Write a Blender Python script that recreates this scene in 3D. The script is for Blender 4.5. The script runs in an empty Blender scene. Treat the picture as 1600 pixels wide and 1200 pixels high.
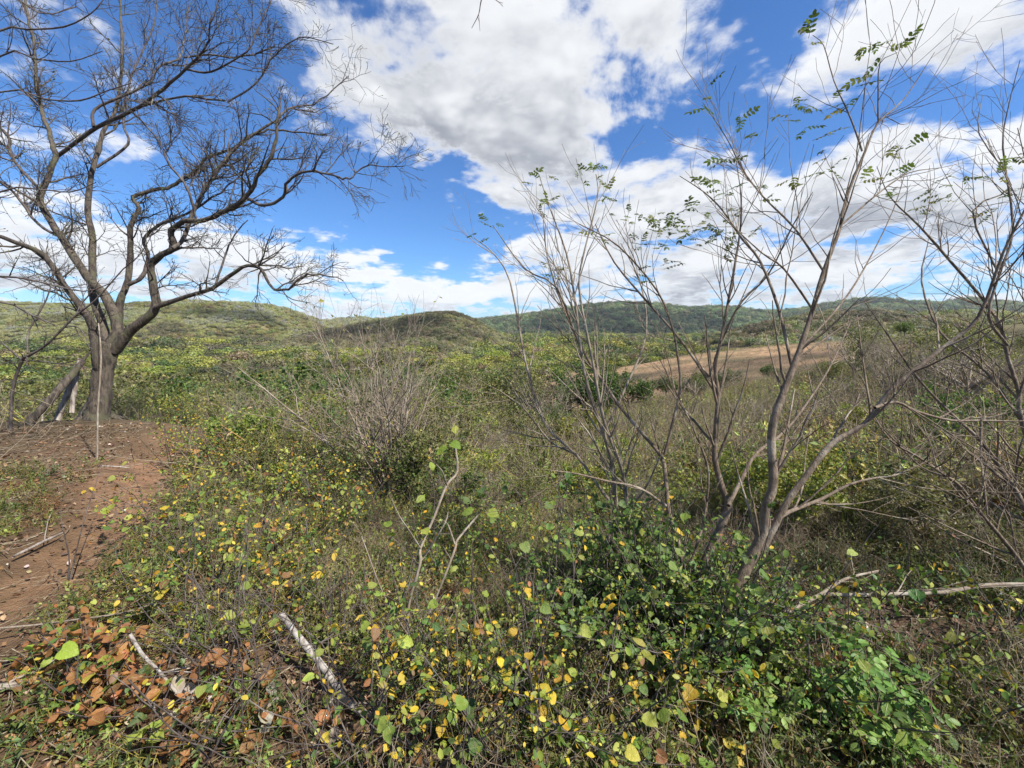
import bpy, math, random
import numpy as np
from mathutils import Vector, Matrix, Euler

R = math.radians
rng = np.random.default_rng(11)
random.seed(11)
scene = bpy.context.scene
COL = scene.collection

# ------------------------------------------------------------------ camera
EYE = 1.6
FPX = 640.0                      # focal length in pixels of the 1600 px wide photograph
PITCH = R(-7.8)
cam_d = bpy.data.cameras.new('camera')
cam_d.sensor_width = 36.0
cam_d.lens = 36.0 * FPX / 1600.0
cam_d.clip_start = 0.05
cam_d.clip_end = 20000
cam = bpy.data.objects.new('camera', cam_d)
COL.objects.link(cam)
cam.location = (0, 0, EYE)
cam.rotation_euler = (R(90) + PITCH, 0, 0)
scene.camera = cam

CAM = np.array([0, 0, EYE])
FWD = np.array([0, math.cos(PITCH), math.sin(PITCH)])
UPV = np.array([0, -math.sin(PITCH), math.cos(PITCH)])
RGT = np.array([1.0, 0, 0])

def ray(px, py):
    return FWD + (px - 800) / FPX * RGT + (600 - py) / FPX * UPV

def at(px, py, d):
    """point seen at a photo pixel, d metres ahead"""
    return CAM + d * ray(px, py)

def wcos(px, py):
    """wide lens: things away from the axis are drawn wider than they are"""
    return 1 / math.sqrt(1 + ((px - 800) / FPX) ** 2 + ((py - 600) / FPX) ** 2)

def azel(px, py):
    v = ray(px, py)
    v = v / np.linalg.norm(v)
    return math.atan2(v[0], v[1]), math.asin(v[2])

# ------------------------------------------------------------------ sun and exposure
SUN_EL = R(50)
SUN_AZ = R(118)                  # clockwise from +Y: behind the camera, to the right
sun_dir = Vector((math.sin(SUN_AZ) * math.cos(SUN_EL), math.cos(SUN_AZ) * math.cos(SUN_EL), math.sin(SUN_EL)))
sd = bpy.data.lights.new('sun', 'SUN')
sd.energy = 5.0
sd.angle = R(1.2)
sd.color = (1.0, 0.95, 0.87)
so = bpy.data.objects.new('sun', sd)
COL.objects.link(so)
so.rotation_euler = (-sun_dir).to_track_quat('-Z', 'Y').to_euler()
so.location = (0, 0, 50)

vs = scene.view_settings
vs.view_transform = 'Standard'
vs.look = 'None'
vs.gamma = 1.0
vs.exposure = 1.36
try:
    vs.use_curve_mapping = False
except Exception:
    pass
scene.cycles.max_bounces = 6
scene.cycles.transparent_max_bounces = 12
scene.cycles.diffuse_bounces = 3
scene.cycles.volume_bounces = 0

# ------------------------------------------------------------------ sky
world = bpy.data.worlds.new('World')
scene.world = world
world.use_nodes = True
NT = world.node_tree
NT.nodes.clear()

class N:
    """little node-graph helper"""
    def __init__(self, nt):
        self.nt = nt
    def new(self, t, **kw):
        n = self.nt.nodes.new(t)
        for k, v in kw.items():
            setattr(n, k, v)
        return n
    def link(self, a, b):
        self.nt.links.new(a, b)
    def put(self, sock, v):
        if hasattr(v, 'is_linked'):
            self.nt.links.new(v, sock)
        else:
            sock.default_value = v
    def math(self, op, a, b=None, c=None, clamp=False):
        n = self.new('ShaderNodeMath', operation=op)
        n.use_clamp = clamp
        self.put(n.inputs[0], a)
        if b is not None: self.put(n.inputs[1], b)
        if c is not None: self.put(n.inputs[2], c)
        return n.outputs[0]
    def smooth(self, v, lo, hi, a=0.0, b=1.0):
        n = self.new('ShaderNodeMapRange', interpolation_type='SMOOTHSTEP')
        self.put(n.inputs['Value'], v)
        n.inputs['From Min'].default_value = lo
        n.inputs['From Max'].default_value = hi
        n.inputs['To Min'].default_value = a
        n.inputs['To Max'].default_value = b
        return n.outputs[0]
    def mixc(self, f, a, b, blend='MIX'):
        n = self.new('ShaderNodeMix', data_type='RGBA', blend_type=blend)
        self.put(n.inputs[0], f)
        for s, v in ((n.inputs[6], a), (n.inputs[7], b)):
            if hasattr(v, 'is_linked'): self.nt.links.new(v, s)
            else: s.default_value = (*v[:3], 1)
        return n.outputs[2]
    def noise(self, vec, scale, detail=5, rough=0.55, dist=0.0):
        n = self.new('ShaderNodeTexNoise')
        if vec is not None: self.link(vec, n.inputs['Vector'])
        n.inputs['Scale'].default_value = scale
        n.inputs['Detail'].default_value = detail
        n.inputs['Roughness'].default_value = rough
        n.inputs['Distortion'].default_value = dist
        return n.outputs['Fac']

g = N(NT)
sky = g.new('ShaderNodeTexSky', sky_type='NISHITA')
sky.sun_disc = False
sky.sun_elevation = SUN_EL
sky.sun_rotation = SUN_AZ
sky.altitude = 100
sky.air_density = 1.0
sky.dust_density = 0.4
sky.ozone_density = 2.5
SKY_STRENGTH = 0.064
tc = g.new('ShaderNodeTexCoord')

# cumulus cover: (px, py, half width px, half height px, amount) of the clouds and the gaps, as directions in the sky
BLOBS = [
    (830, 120, 330, 170, 0.42), (700, 210, 170, 95, 0.22), (600, 95, 120, 70, 0.14),
    (1400, 50, 330, 95, 0.36), (1190, 350, 420, 120, 0.32), (960, 340, 150, 110, 0.18), (1450, 250, 200, 70, 0.3),
    (400, 375, 140, 55, 0.36), (20, 150, 75, 90, 0.25), (110, 410, 260, 80, 0.22), (560, 130, 110, 110, 0.1),
    (800, 450, 900, 45, 0.30),
    (610, 330, 180, 75, -0.42), (300, 130, 190, 130, -0.34), (480, 285, 120, 60, -0.3),
    (1080, 165, 100, 45, -0.36), (960, 250, 80, 70, -0.2), (1330, 190, 190, 45, -0.42), (620, 12, 90, 30, -0.34),
    (720, 340, 110, 60, -0.2), (890, 10, 40, 30, -0.25), (1500, 165, 90, 40, -0.2),
]

sep = g.new('ShaderNodeSeparateXYZ')
g.link(tc.outputs['Generated'], sep.inputs[0])
sx, sy, sz = sep.outputs
ae = g.new('ShaderNodeCombineXYZ')
g.link(g.math('ARCTAN2', sx, sy), ae.inputs[0])
g.link(g.math('ARCSINE', sz), ae.inputs[1])
ae = ae.outputs[0]

def blob_sum(start, blobs, lift=0.0):
    total = start
    for (px, py, w, h, a) in blobs:
        a0, e0 = azel(px, py)
        a1, _ = azel(px + w * 0.5, py); a2, _ = azel(px - w * 0.5, py)
        _, e1 = azel(px, py - h * 0.5); _, e2 = azel(px, py + h * 0.5)
        ia, ie = 1 / abs(a1 - a2), 1 / abs(e1 - e2)
        v = g.new('ShaderNodeVectorMath', operation='MULTIPLY_ADD')
        g.link(ae, v.inputs[0]); v.inputs[1].default_value = (ia, ie, 0); v.inputs[2].default_value = (-a0 * ia, (lift - e0) * ie, 0)
        d = g.new('ShaderNodeVectorMath', operation='DOT_PRODUCT'); g.link(v.outputs[0], d.inputs[0]); g.link(v.outputs[0], d.inputs[1])
        total = g.math('MULTIPLY_ADD', g.math('POWER', 0.3679, d.outputs['Value']), a, total)
    return total

def plane_point(dz):
    """the cumulus layer seen in perspective, small and flat towards the horizon"""
    den = g.math('MAXIMUM', g.math('ADD', sz, 0.24 + dz), 0.12)
    v = g.new('ShaderNodeVectorMath', operation='DIVIDE'); g.link(tc.outputs['Generated'], v.inputs[0])
    c = g.new('ShaderNodeCombineXYZ')
    for i in range(3): g.link(den, c.inputs[i])
    g.link(c.outputs[0], v.inputs[1])
    return v.outputs[0]

n1 = g.noise(plane_point(0.0), 2.1, 8, 0.65, 0.25)
n2 = g.noise(plane_point(0.05), 2.1, 4, 0.6, 0.25)
base = g.math('MULTIPLY_ADD', n1, 2.5, -0.72)
vor = g.new('ShaderNodeTexVoronoi', feature='F1')
g.link(plane_point(0.0), vor.inputs['Vector']); vor.inputs['Scale'].default_value = 4.2; vor.inputs['Detail'].default_value = 3.0; vor.inputs['Roughness'].default_value = 0.6
puff = g.math('MULTIPLY_ADD', vor.outputs['Distance'], -0.55, 0.57)
base = g.math('ADD', base, puff)
dens = blob_sum(base, BLOBS)
cover = g.smooth(dens, 0.48, 0.88)
thick = g.smooth(dens, 0.56, 1.10)
big = [q_ for q_ in BLOBS if abs(q_[4]) >= 0.3 and q_[2] > 100][:8]
n0 = g.noise(plane_point(0.0), 2.1, 4, 0.6, 0.25)
lo = blob_sum(g.math('MULTIPLY_ADD', n0, 1.5, g.math('MULTIPLY', puff, 0.5)), big)
hi = blob_sum(g.math('MULTIPLY', n2, 1.5), big, 0.07)
light = g.smooth(g.math('SUBTRACT', lo, hi), -0.24, 0.28)
shade = g.math('MULTIPLY', thick, g.math('SUBTRACT', 1.0, g.math('MULTIPLY', light, 0.85)), clamp=True)
ccol = g.mixc(shade, (0.41, 0.415, 0.42), (0.15, 0.16, 0.18))
skys = g.mixc(1.0, sky.outputs[0], (SKY_STRENGTH,) * 3, 'MULTIPLY')
skyblue = g.mixc(1.0, skys, (0.40, 0.69, 1.03), 'MULTIPLY')
final = g.mixc(g.math('MULTIPLY', cover, 0.96), skyblue, ccol)
bg = g.new('ShaderNodeBackground')
g.link(final, bg.inputs[0])
bg.inputs[1].default_value = 1.0
wo = g.new('ShaderNodeOutputWorld')
g.link(bg.outputs[0], wo.inputs[0])

# ------------------------------------------------------------------ helpers: noise, terrain
def _hash(ix, iy, seed):
    h = (ix.astype(np.int64) * 374761393 + iy.astype(np.int64) * 668265263 + seed * 982451653) & 0xffffffff
    h = ((h ^ (h >> 13)) * 1274126177) & 0xffffffff
    return ((h ^ (h >> 16)) & 0xffff) / 65535.0

def vnoise(x, y, seed=0):
    x = np.asarray(x, float); y = np.asarray(y, float)
    ix = np.floor(x); iy = np.floor(y)
    fx = x - ix; fy = y - iy
    fx = fx * fx * (3 - 2 * fx); fy = fy * fy * (3 - 2 * fy)
    a = _hash(ix, iy, seed); b = _hash(ix + 1, iy, seed)
    c = _hash(ix, iy + 1, seed); d = _hash(ix + 1, iy + 1, seed)
    return (a * (1 - fx) + b * fx) * (1 - fy) + (c * (1 - fx) + d * fx) * fy

def fbm(x, y, octv=4, seed=0):
    s = 0; a = 0.5; t = 0
    for o in range(octv):
        s = s + a * vnoise(x * 2 ** o, y * 2 ** o, seed + o)
        t += a; a *= 0.5
    return s / t - 0.5

CP = np.array([
    (0,0,0),(0,-5,.3),(-5,-5,.3),(5,-5,.3),(0,-30,1),(-30,-30,1),(30,-30,2),(-30,-5,.6),(40,0,3),
    (-3,2.3,0),(-4.5,4.5,0),(-7,7,.0),(-5.9,7.2,-.08),(-8,6,.12),(-10,5,.2),(-12,8,-.2),(-14,4,.2),
    (-9,11,-1.9),(-6,10,-1.5),(-12,16,-4.5),(-20,15,-5),(-25,30,-9),(-60,60,-14),(-60,20,-9),
    (0,2,-.12),(0,3.5,-.4),(-2,4.5,-.35),(0,6,-1.05),(-3,8,-1.2),(0,10,-2.1),(0,18,-3.9),(-6,20,-4.8),(0,40,-7.5),
    (0,80,-11),(-40,100,-15),
    (2,2,-.12),(3.5,3.5,-.3),(6,5,-.3),(5,8,-1.0),(10,8,-.3),(10,14,-1.4),(20,14,.4),(20,25,-1.4),(30,30,-1.2),
    (15,40,-5),(12,70,-8),(40,60,-3.4),(60,50,.5),(45,95,-4.2),(100,80,3),(30,130,-11),(110,150,-2)], float)

def _phi(r): return r
_D = np.linalg.norm(CP[:, None, :2] - CP[None, :, :2], axis=2)
_A = np.zeros((len(CP) + 3, len(CP) + 3))
_A[:len(CP), :len(CP)] = _phi(_D)
_A[:len(CP), -3] = 1; _A[:len(CP), -2:] = CP[:, :2]
_A[-3, :len(CP)] = 1; _A[-2:, :len(CP)] = CP[:, :2].T
_W = np.linalg.solve(_A, np.concatenate([CP[:, 2], np.zeros(3)]))

def height(x, y):
    x = np.atleast_1d(np.asarray(x, float)); y = np.atleast_1d(np.asarray(y, float))
    r = np.hypot(x, y)
    s = np.minimum(1, 160 / np.maximum(r, 1e-6))
    xs, ys = x * s, y * s
    z = np.full(x.shape, _W[-3]) + _W[-2] * xs + _W[-1] * ys
    for i in range(len(CP)):
        z = z + _W[i] * np.hypot(xs - CP[i, 0], ys - CP[i, 1])
    k = np.clip((r - 110) / 140, 0, 1); k = k * k * (3 - 2 * k)
    z = z * (1 - k) + (-16 + 10 * fbm(x / 140, y / 140, 3, 5)) * k
    z = z + 0.10 * fbm(x / 1.1, y / 1.1, 4, 9) * np.clip(r / 1.5, 0.2, 1) + 0.5 * fbm(x / 9, y / 9, 3, 21) * np.clip((r - 5) / 20, 0, 1)
    return z

def H(x, y): return float(height(x, y)[0])

def ground_hit(px, py, tmax=400):
    v = ray(px, py)
    t = np.geomspace(0.6, tmax, 700)
    P = CAM + t[:, None] * v
    below = P[:, 2] < height(P[:, 0], P[:, 1])
    i = int(np.argmax(below)) if below.any() else len(t) - 1
    p = P[i].copy(); p[2] = H(p[0], p[1])
    return p

def path_dist(x, y):
    """distance to the centre line of the footpath"""
    pts = np.array([(-2.2,-2.0),(-2.7,.8),(-2.95,2.0),(-3.25,2.9),(-3.9,4.0),(-4.7,5.2),(-5.6,6.6),(-6.3,8.0),(-7.4,10)], float)
    x = np.atleast_1d(x); y = np.atleast_1d(y)
    best = np.full(x.shape, 1e9)
    for a, b in zip(pts[:-1], pts[1:]):
        ab = b - a
        t = np.clip(((x - a[0]) * ab[0] + (y - a[1]) * ab[1]) / (ab @ ab), 0, 1)
        best = np.minimum(best, np.hypot(x - a[0] - t * ab[0], y - a[1] - t * ab[1]))
    return best

# ------------------------------------------------------------------ helpers: meshes
class MB:
    def __init__(self):
        self.V = []; self.F3 = []; self.F4 = []; self.C = []; self.n = 0
    def add(self, V, F, col=(1, 1, 1)):
        V = np.asarray(V, float); F = np.asarray(F, int)
        (self.F3 if F.shape[1] == 3 else self.F4).append(F + self.n)
        self.V.append(V); self.n += len(V)
        c = np.asarray(col, float)
        if c.ndim == 1: c = np.tile(c, (len(V), 1))
        self.C.append(c)
    def tube(self, P, rad, sides=4, col=(1, 1, 1), cap=False, knobs=0.0):
        P = np.asarray(P, float); rad = np.asarray(rad, float)
        n = len(P)
        T = np.gradient(P, axis=0)
        T /= np.linalg.norm(T, axis=1)[:, None] + 1e-9
        ref = np.array([0.0, 0, 1]) if abs(T[0, 2]) < .9 else np.array([1.0, 0, 0])
        a = np.cross(T, ref); a /= np.linalg.norm(a, axis=1)[:, None] + 1e-9
        for i in range(1, n):          # keep the frame from flipping
            v = a[i - 1] - T[i] * (a[i - 1] @ T[i])
            a[i] = v / (np.linalg.norm(v) + 1e-9)
        b = np.cross(T, a)
        th = np.arange(sides) * 2 * math.pi / sides
        ring = a[:, None, :] * np.cos(th)[None, :, None] + b[:, None, :] * np.sin(th)[None, :, None]
        rr = np.repeat(rad[:, None], sides, 1)
        if knobs: rr = rr * (1 + knobs * rng.standard_normal(rr.shape))
        V = (P[:, None, :] + ring * rr[:, :, None]).reshape(-1, 3)
        i = np.arange(n - 1)[:, None] * sides; j = np.arange(sides)[None, :]; k = (j + 1) % sides
        F = np.stack([i + j, i + k, i + sides + k, i + sides + j], -1).reshape(-1, 4)
        self.add(V, F, col)
        if cap:
            for e in (0, n - 1):
                c = np.array([np.arange(sides)]) + e * sides + self.n - len(V)
                fan = np.stack([c[0], np.roll(c[0], -1), np.full(sides, self.n)], 1)
                self.V.append(P[e][None]); self.C.append(self.C[-1][:1] if True else None); self.n += 1
                self.F3.append(fan)
    def leaves(self, pos, d, nor, length, width, tpl, cols):
        """many leaves from one template: verts (k,3) along/side/normal"""
        tv, tf = tpl
        pos = np.asarray(pos, float); d = np.asarray(d, float); nor = np.asarray(nor, float)
        if len(pos) == 0: return
        d = d / (np.linalg.norm(d, axis=1)[:, None] + 1e-9)
        s = np.cross(nor, d); s /= np.linalg.norm(s, axis=1)[:, None] + 1e-9
        u = np.cross(d, s)
        L = np.asarray(length)[:, None, None]; Wd = np.asarray(width)[:, None, None]
        V = pos[:, None] + L * tv[None, :, 0:1] * d[:, None] + Wd * tv[None, :, 1:2] * s[:, None] + L * tv[None, :, 2:3] * u[:, None]
        k = len(tv)
        F = (tf[None] + np.arange(len(pos))[:, None, None] * k).reshape(-1, tf.shape[1])
        self.add(V.reshape(-1, 3), F, np.repeat(np.asarray(cols, float), k, 0))
    def mesh(self, name, mat, smooth=True):
        me = bpy.data.meshes.new(name)
        V = np.concatenate(self.V); C = np.concatenate(self.C)
        f3 = np.concatenate(self.F3) if self.F3 else np.zeros((0, 3), int)
        f4 = np.concatenate(self.F4) if self.F4 else np.zeros((0, 4), int)
        me.vertices.add(len(V)); me.vertices.foreach_set('co', V.astype(np.float32).ravel())
        loops = np.concatenate([f3.ravel(), f4.ravel()]).astype(np.int32)
        me.loops.add(len(loops)); me.loops.foreach_set('vertex_index', loops)
        npoly = len(f3) + len(f4)
        me.polygons.add(npoly)
        st = np.concatenate([np.arange(len(f3)) * 3, len(f3) * 3 + np.arange(len(f4)) * 4]).astype(np.int32)
        me.polygons.foreach_set('loop_start', st)
        me.polygons.foreach_set('use_smooth', np.full(npoly, smooth))
        me.update(calc_edges=True)
        at_ = me.attributes.new('col', 'FLOAT_COLOR', 'POINT')
        at_.data.foreach_set('color', np.concatenate([C, np.ones((len(C), 1))], 1).astype(np.float32).ravel())
        me.materials.append(mat)
        me.validate()
        return me

def link(name, data, parent=None, loc=(0, 0, 0), kind=None):
    o = bpy.data.objects.new(name, data)
    COL.objects.link(o)
    o.location = loc
    if parent is not None: o.parent = parent
    if kind: o['kind'] = kind
    return o

def tag(o, label, cat, group=None):
    o['label'] = label; o['category'] = cat
    if group: o['group'] = group
    return o

def thing(name, label, cat, loc, group=None):
    return tag(link(name, None, None, tuple(loc)), label, cat, group)

# leaf templates (along, side, normal), triangles
def strip_leaf(xs, ws, fold=0.18, droop=0.2, ex=None):
    ex = ex or xs
    V = []; F = []
    n = len(xs)
    for i in range(n): V.append((xs[i], 0, -droop * xs[i] ** 2))
    for s in (1, -1):
        for i in range(n): V.append((ex[i], s * ws[i], fold * ws[i] - droop * ex[i] ** 2))
    for i in range(n - 1):
        a, b = i, i + 1
        for q, fl in ((n, False), (2 * n, True)):
            t1 = (a, b, q + b); t2 = (a, q + b, q + a)
            F += [t1[::-1], t2[::-1]] if not fl else [t1, t2]
    return np.array(V), np.array(F)

HEART = strip_leaf([0, .2, .45, .7, .9, 1.0], [.22, .45, .46, .33, .13, 0], .25, .22, [-.07, .12, .42, .68, .88, 1.0])
OVAL = strip_leaf([0, .25, .55, .8, 1.0], [.03, .26, .30, .17, 0], .22, .15)
LANCE = strip_leaf([0, .3, .65, 1.0], [.02, .15, .13, 0], .25, .25)
DIAM = (np.array([(0, 0, 0), (.45, .5, .08), (1, 0, -.08), (.45, -.5, .08)]), np.array([(0, 1, 2), (0, 2, 3)]))
CURL = strip_leaf([0, .25, .5, .75, 1.0], [.1, .34, .38, .24, 0], .85, -.45)

def unit(v):
    v = np.asarray(v, float)
    return v / (np.linalg.norm(v, axis=-1, keepdims=True) + 1e-9)

def palette(n, cols, probs, jit=.18):
    cols = np.array(cols); i = rng.choice(len(cols), n, p=np.array(probs) / np.sum(probs))
    return np.clip(cols[i] * (1 + jit * rng.standard_normal((n, 1))) * (1 + .06 * rng.standard_normal((n, 3))), .004, .9)

# ------------------------------------------------------------------ materials
def principled(name):
    m = bpy.data.materials.new(name); m.use_nodes = True
    nt = m.node_tree
    b = nt.nodes['Principled BSDF']
    return m, N(nt), b, nt.nodes['Material Output']

def leaf_material(name, mode, rough=.5, trans=.35, detail=False):
    """mode: 'geo' colour from the mesh, 'inst' x tint of the scattered instance, 'obj' the object's own colour"""
    m, q, b, out = principled(name)
    ga = q.new('ShaderNodeAttribute', attribute_name='col').outputs['Color']
    if mode == 'inst':
        ia = q.new('ShaderNodeAttribute', attribute_name='tint'); ia.attribute_type = 'INSTANCER'
        c = q.mixc(1.0, ga, ia.outputs['Color'], 'MULTIPLY')
    elif mode == 'obj':
        oi = q.new('ShaderNodeObjectInfo')
        c = q.mixc(1.0, ga, oi.outputs['Color'], 'MULTIPLY')
    else:
        c = ga
    if detail:      # veins, mottling and brown specks of a single large leaf, in the leaf's own space
        t = q.new('ShaderNodeTexCoord')
        sp = q.new('ShaderNodeSeparateXYZ'); q.link(t.outputs['Object'], sp.inputs[0])
        oi2 = q.new('ShaderNodeObjectInfo')
        ofs = q.new('ShaderNodeVectorMath', operation='ADD'); q.link(t.outputs['Object'], ofs.inputs[0])
        cx = q.new('ShaderNodeCombineXYZ'); q.link(q.math('MULTIPLY', oi2.outputs['Random'], 37.0), cx.inputs[2]); q.link(cx.outputs[0], ofs.inputs[1])
        n1 = q.noise(ofs.outputs[0], 3.5, 4, .6)
        ay = q.math('ABSOLUTE', sp.outputs[1])
        side = q.math('PINGPONG', q.math('SUBTRACT', sp.outputs[0], q.math('MULTIPLY', ay, .8)), .09)
        vein = q.math('MAXIMUM', q.smooth(ay, .0, .03, 1, 0), q.smooth(side, .0, .018, .55, 0))
        c = q.mixc(q.math('MULTIPLY', vein, .35), c, (.50, .52, .22))
        c = q.mixc(q.smooth(n1, .52, .75, 0, .5), c, q.mixc(.5, c, (.38, .30, .05)))
        c = q.mixc(q.smooth(q.noise(ofs.outputs[0], 9, 3, .6), .66, .72, 0, .8), c, (.10, .05, .02))
        bmp = q.new('ShaderNodeBump'); bmp.inputs['Strength'].default_value = .35; bmp.inputs['Distance'].default_value = .02
        q.link(q.math('ADD', vein, n1), bmp.inputs['Height']); q.link(bmp.outputs[0], b.inputs['Normal'])
    q.link(c, b.inputs['Base Color'])
    b.inputs['Roughness'].default_value = rough
    b.inputs['Specular IOR Level'].default_value = .35
    tr = q.new('ShaderNodeBsdfTranslucent')
    q.link(q.mixc(1.0, c, (1.0, 1.05, .55), 'MULTIPLY'), tr.inputs[0])
    mx = q.new('ShaderNodeMixShader'); mx.inputs[0].default_value = trans
    q.link(b.outputs[0], mx.inputs[1]); q.link(tr.outputs[0], mx.inputs[2])
    q.link(mx.outputs[0], out.inputs[0])
    return m

def bark_material(name, c1, c2, c3, scale=18, bump=.5, stretch=.25, inst=False):
    m, q, b, out = principled(name)
    t = q.new('ShaderNodeTexCoord')
    mp = q.new('ShaderNodeMapping'); q.link(t.outputs['Object'], mp.inputs[0]); mp.inputs['Scale'].default_value = (1, 1, stretch)
    n1 = q.noise(mp.outputs[0], scale, 6, .65, .4)
    n2 = q.noise(t.outputs['Object'], scale * .22, 4, .6)
    c = q.mixc(q.smooth(n1, .35, .65), c1, c2)
    c = q.mixc(q.smooth(n2, .5, .68), c, c3)
    if inst:
        ia = q.new('ShaderNodeAttribute', attribute_name='tint'); ia.attribute_type = 'INSTANCER'
        c = q.mixc(.4, c, q.mixc(1.0, c, ia.outputs['Color'], 'MULTIPLY'))
    q.link(c, b.inputs['Base Color'])
    b.inputs['Roughness'].default_value = .85
    bp = q.new('ShaderNodeBump'); bp.inputs['Strength'].default_value = bump; bp.inputs['Distance'].default_value = .02
    q.link(n1, bp.inputs['Height']); q.link(bp.outputs[0], b.inputs['Normal'])
    return m

M = {}
M['leaf'] = leaf_material('leaf_foliage', 'obj')
M['bigleaf'] = leaf_material('broad_leaf', 'obj', .42, .35, True)
M['leafi'] = leaf_material('scattered_foliage', 'inst')
M['dryleaf'] = leaf_material('dry_leaf', 'inst', .75, .12)
M['bark'] = bark_material('rough_grey_bark', (.032, .024, .018), (.125, .098, .072), (.085, .08, .042), 22, 1.0)
M['twig'] = bark_material('dark_twig_bark', (.045, .032, .027), (.12, .095, .08), (.16, .14, .12), 30, .3)
M['smooth'] = bark_material('smooth_brown_grey_bark', (.105, .074, .048), (.215, .158, .108), (.32, .265, .195), 34, .7, .5)
M['pale'] = bark_material('pale_grey_stem_bark', (.17, .13, .09), (.27, .22, .16), (.33, .29, .225), 34, .6)
M['grey'] = bark_material('grey_dry_twigs', (.18, .135, .095), (.33, .265, .195), (.42, .36, .285), 25, .2)
M['dead'] = bark_material('weathered_dead_wood', (.12, .09, .07), (.36, .31, .26), (.47, .43, .38), 24, .9, .12)
M['white'] = bark_material('bleached_fallen_wood', (.20, .165, .13), (.46, .42, .37), (.13, .105, .08), 26, .9)
M['twigi'] = bark_material('scattered_stalks', (.15, .11, .07), (.30, .24, .15), (.36, .31, .22), 25, .1, inst=True)

m, q, b, out = principled('barbed_wire')
b.inputs['Metallic'].default_value = .7; b.inputs['Roughness'].default_value = .6
q.link(q.mixc(q.noise(q.new('ShaderNodeTexCoord').outputs['Object'], 40), (.10, .06, .045), (.22, .19, .17)), b.inputs['Base Color'])
M['wire'] = m

def ground_material(name, far=False):
    m, q, b, out = principled(name)
    t = q.new('ShaderNodeTexCoord')
    P = t.outputs['Object']
    c = q.new('ShaderNodeAttribute', attribute_name='col').outputs['Color']
    if far:
        n1 = q.noise(P, .12, 6, .65); n2 = q.noise(P, .02, 4, .55)
        c = q.mixc(q.smooth(n1, .4, .62), q.mixc(1.0, c, (.5, .52, .5), 'MULTIPLY'), c)
        c = q.mixc(q.smooth(n2, .5, .64, 0, .5), c, (.13, .105, .06))
        hgt, dist = n1, 3.0
    else:
        n1 = q.noise(P, 6, 8, .7); n2 = q.noise(P, 38, 5, .7); n3 = q.noise(P, 1.1, 4, .6)
        c = q.mixc(q.smooth(n1, .3, .7, .0, .55), c, (.062, .040, .026))
        c = q.mixc(q.smooth(n2, .58, .72, 0, .55), c, (.27, .17, .10))
        c = q.mixc(q.smooth(n3, .48, .66, 0, .4), c, (.115, .075, .045))
        n4 = q.noise(P, .28, 6, .7)
        c = q.mixc(q.smooth(n4, .42, .6, 0, .45), c, q.mixc(1.0, c, (.45, .5, .4), 'MULTIPLY'))
        vo = q.new('ShaderNodeTexVoronoi'); vo.inputs['Scale'].default_value = 55; q.link(P, vo.inputs['Vector'])
        hgt = q.math('ADD', q.math('MULTIPLY', n1, .6), q.math('ADD', q.math('MULTIPLY', n2, .4), q.math('MULTIPLY', vo.outputs['Distance'], .25)))
        dist = .06
    q.link(c, b.inputs['Base Color'])
    b.inputs['Roughness'].default_value = .95
    b.inputs['Specular IOR Level'].default_value = .15
    bp = q.new('ShaderNodeBump'); bp.inputs['Strength'].default_value = .8; bp.inputs['Distance'].default_value = dist
    q.link(hgt, bp.inputs['Height']); q.link(bp.outputs[0], b.inputs['Normal'])
    return m
M['ground'] = ground_material('red_brown_soil')
M['hill'] = ground_material('hill_ground', True)

# ------------------------------------------------------------------ the ground
def in_field(x, y):
    """bare ploughed slope, right of the middle distance"""
    w = 6 * fbm(x / 18, y / 18, 3, 77) * 2
    c = x - (0.36 * y - 4)
    e = np.clip(1 - np.abs((y + w - 76) / 40) ** 4, 0, 1) * np.clip(1 - np.abs((c - 8 + w) / 33) ** 4, 0, 1)
    return np.clip(e * 2.0, 0, 1) * np.clip(.85 + 3.6 * fbm(x / 10, y / 6, 4, 88), 0, 1)

def build_ground():
    rad = np.concatenate([[0.02], np.geomspace(.35, 14, 150), np.geomspace(14.4, 6000, 130)])
    fr = np.linspace(-66, 66, 330); bk = np.linspace(66, 294, 60)[1:-1]
    ang = np.radians(np.concatenate([fr, bk]))
    A, Rr = np.meshgrid(ang, rad)
    X = (Rr * np.sin(A)).ravel(); Y = (Rr * np.cos(A)).ravel()
    Z = height(X, Y)
    pd = path_dist(X, Y)
    Z = Z - .06 * np.exp(-(pd / .35) ** 2)
    r = np.hypot(X, Y)
    n = fbm(X / 2.3, Y / 2.3, 4, 3)
    soil = np.array([.335, .19, .108]); litter = np.array([.115, .080, .050]); scrub = np.array([.105, .095, .048])
    valley = np.array([.085, .11, .035]); field = np.array([.36, .23, .13])
    k = np.clip(1.2 - (pd + .6 * n) / .4, 0, 1)[:, None]
    plate = np.clip(1.3 - pd / 2.6, 0, 1)[:, None] * .3
    C = litter * (1 - plate) + soil * plate
    C = C * (1 - k) + soil * k
    s = np.clip((r - 6) / 8, 0, 1)[:, None]; C = C * (1 - s) + scrub * s
    s = np.clip((r - 90) / 90, 0, 1)[:, None]; C = C * (1 - s) + valley * s
    f = in_field(X, Y)[:, None]; C = C * (1 - f) + field * f
    nr, na = A.shape
    i = np.arange(nr - 1)[:, None] * na; j = np.arange(na)[None]; k2 = (j + 1) % na
    F = np.stack([i + k2, i + j, i + na + j, i + na + k2], -1).reshape(-1, 4)[:, ::-1]
    mb = MB(); mb.add(np.stack([X, Y, Z], 1), F, np.clip(C, 0, 1))
    return link('ground', mb.mesh('ground', M['ground']), kind='structure')
build_ground()

# ------------------------------------------------------------------ scattering (for what nobody could count)
_proto_n = 0
def proto_collection(name, meshes):
    c = bpy.data.collections.new(name)
    for i, me in enumerate(meshes):
        c.objects.link(bpy.data.objects.new('%s_%02d' % (name, i), me))
    return c

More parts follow.
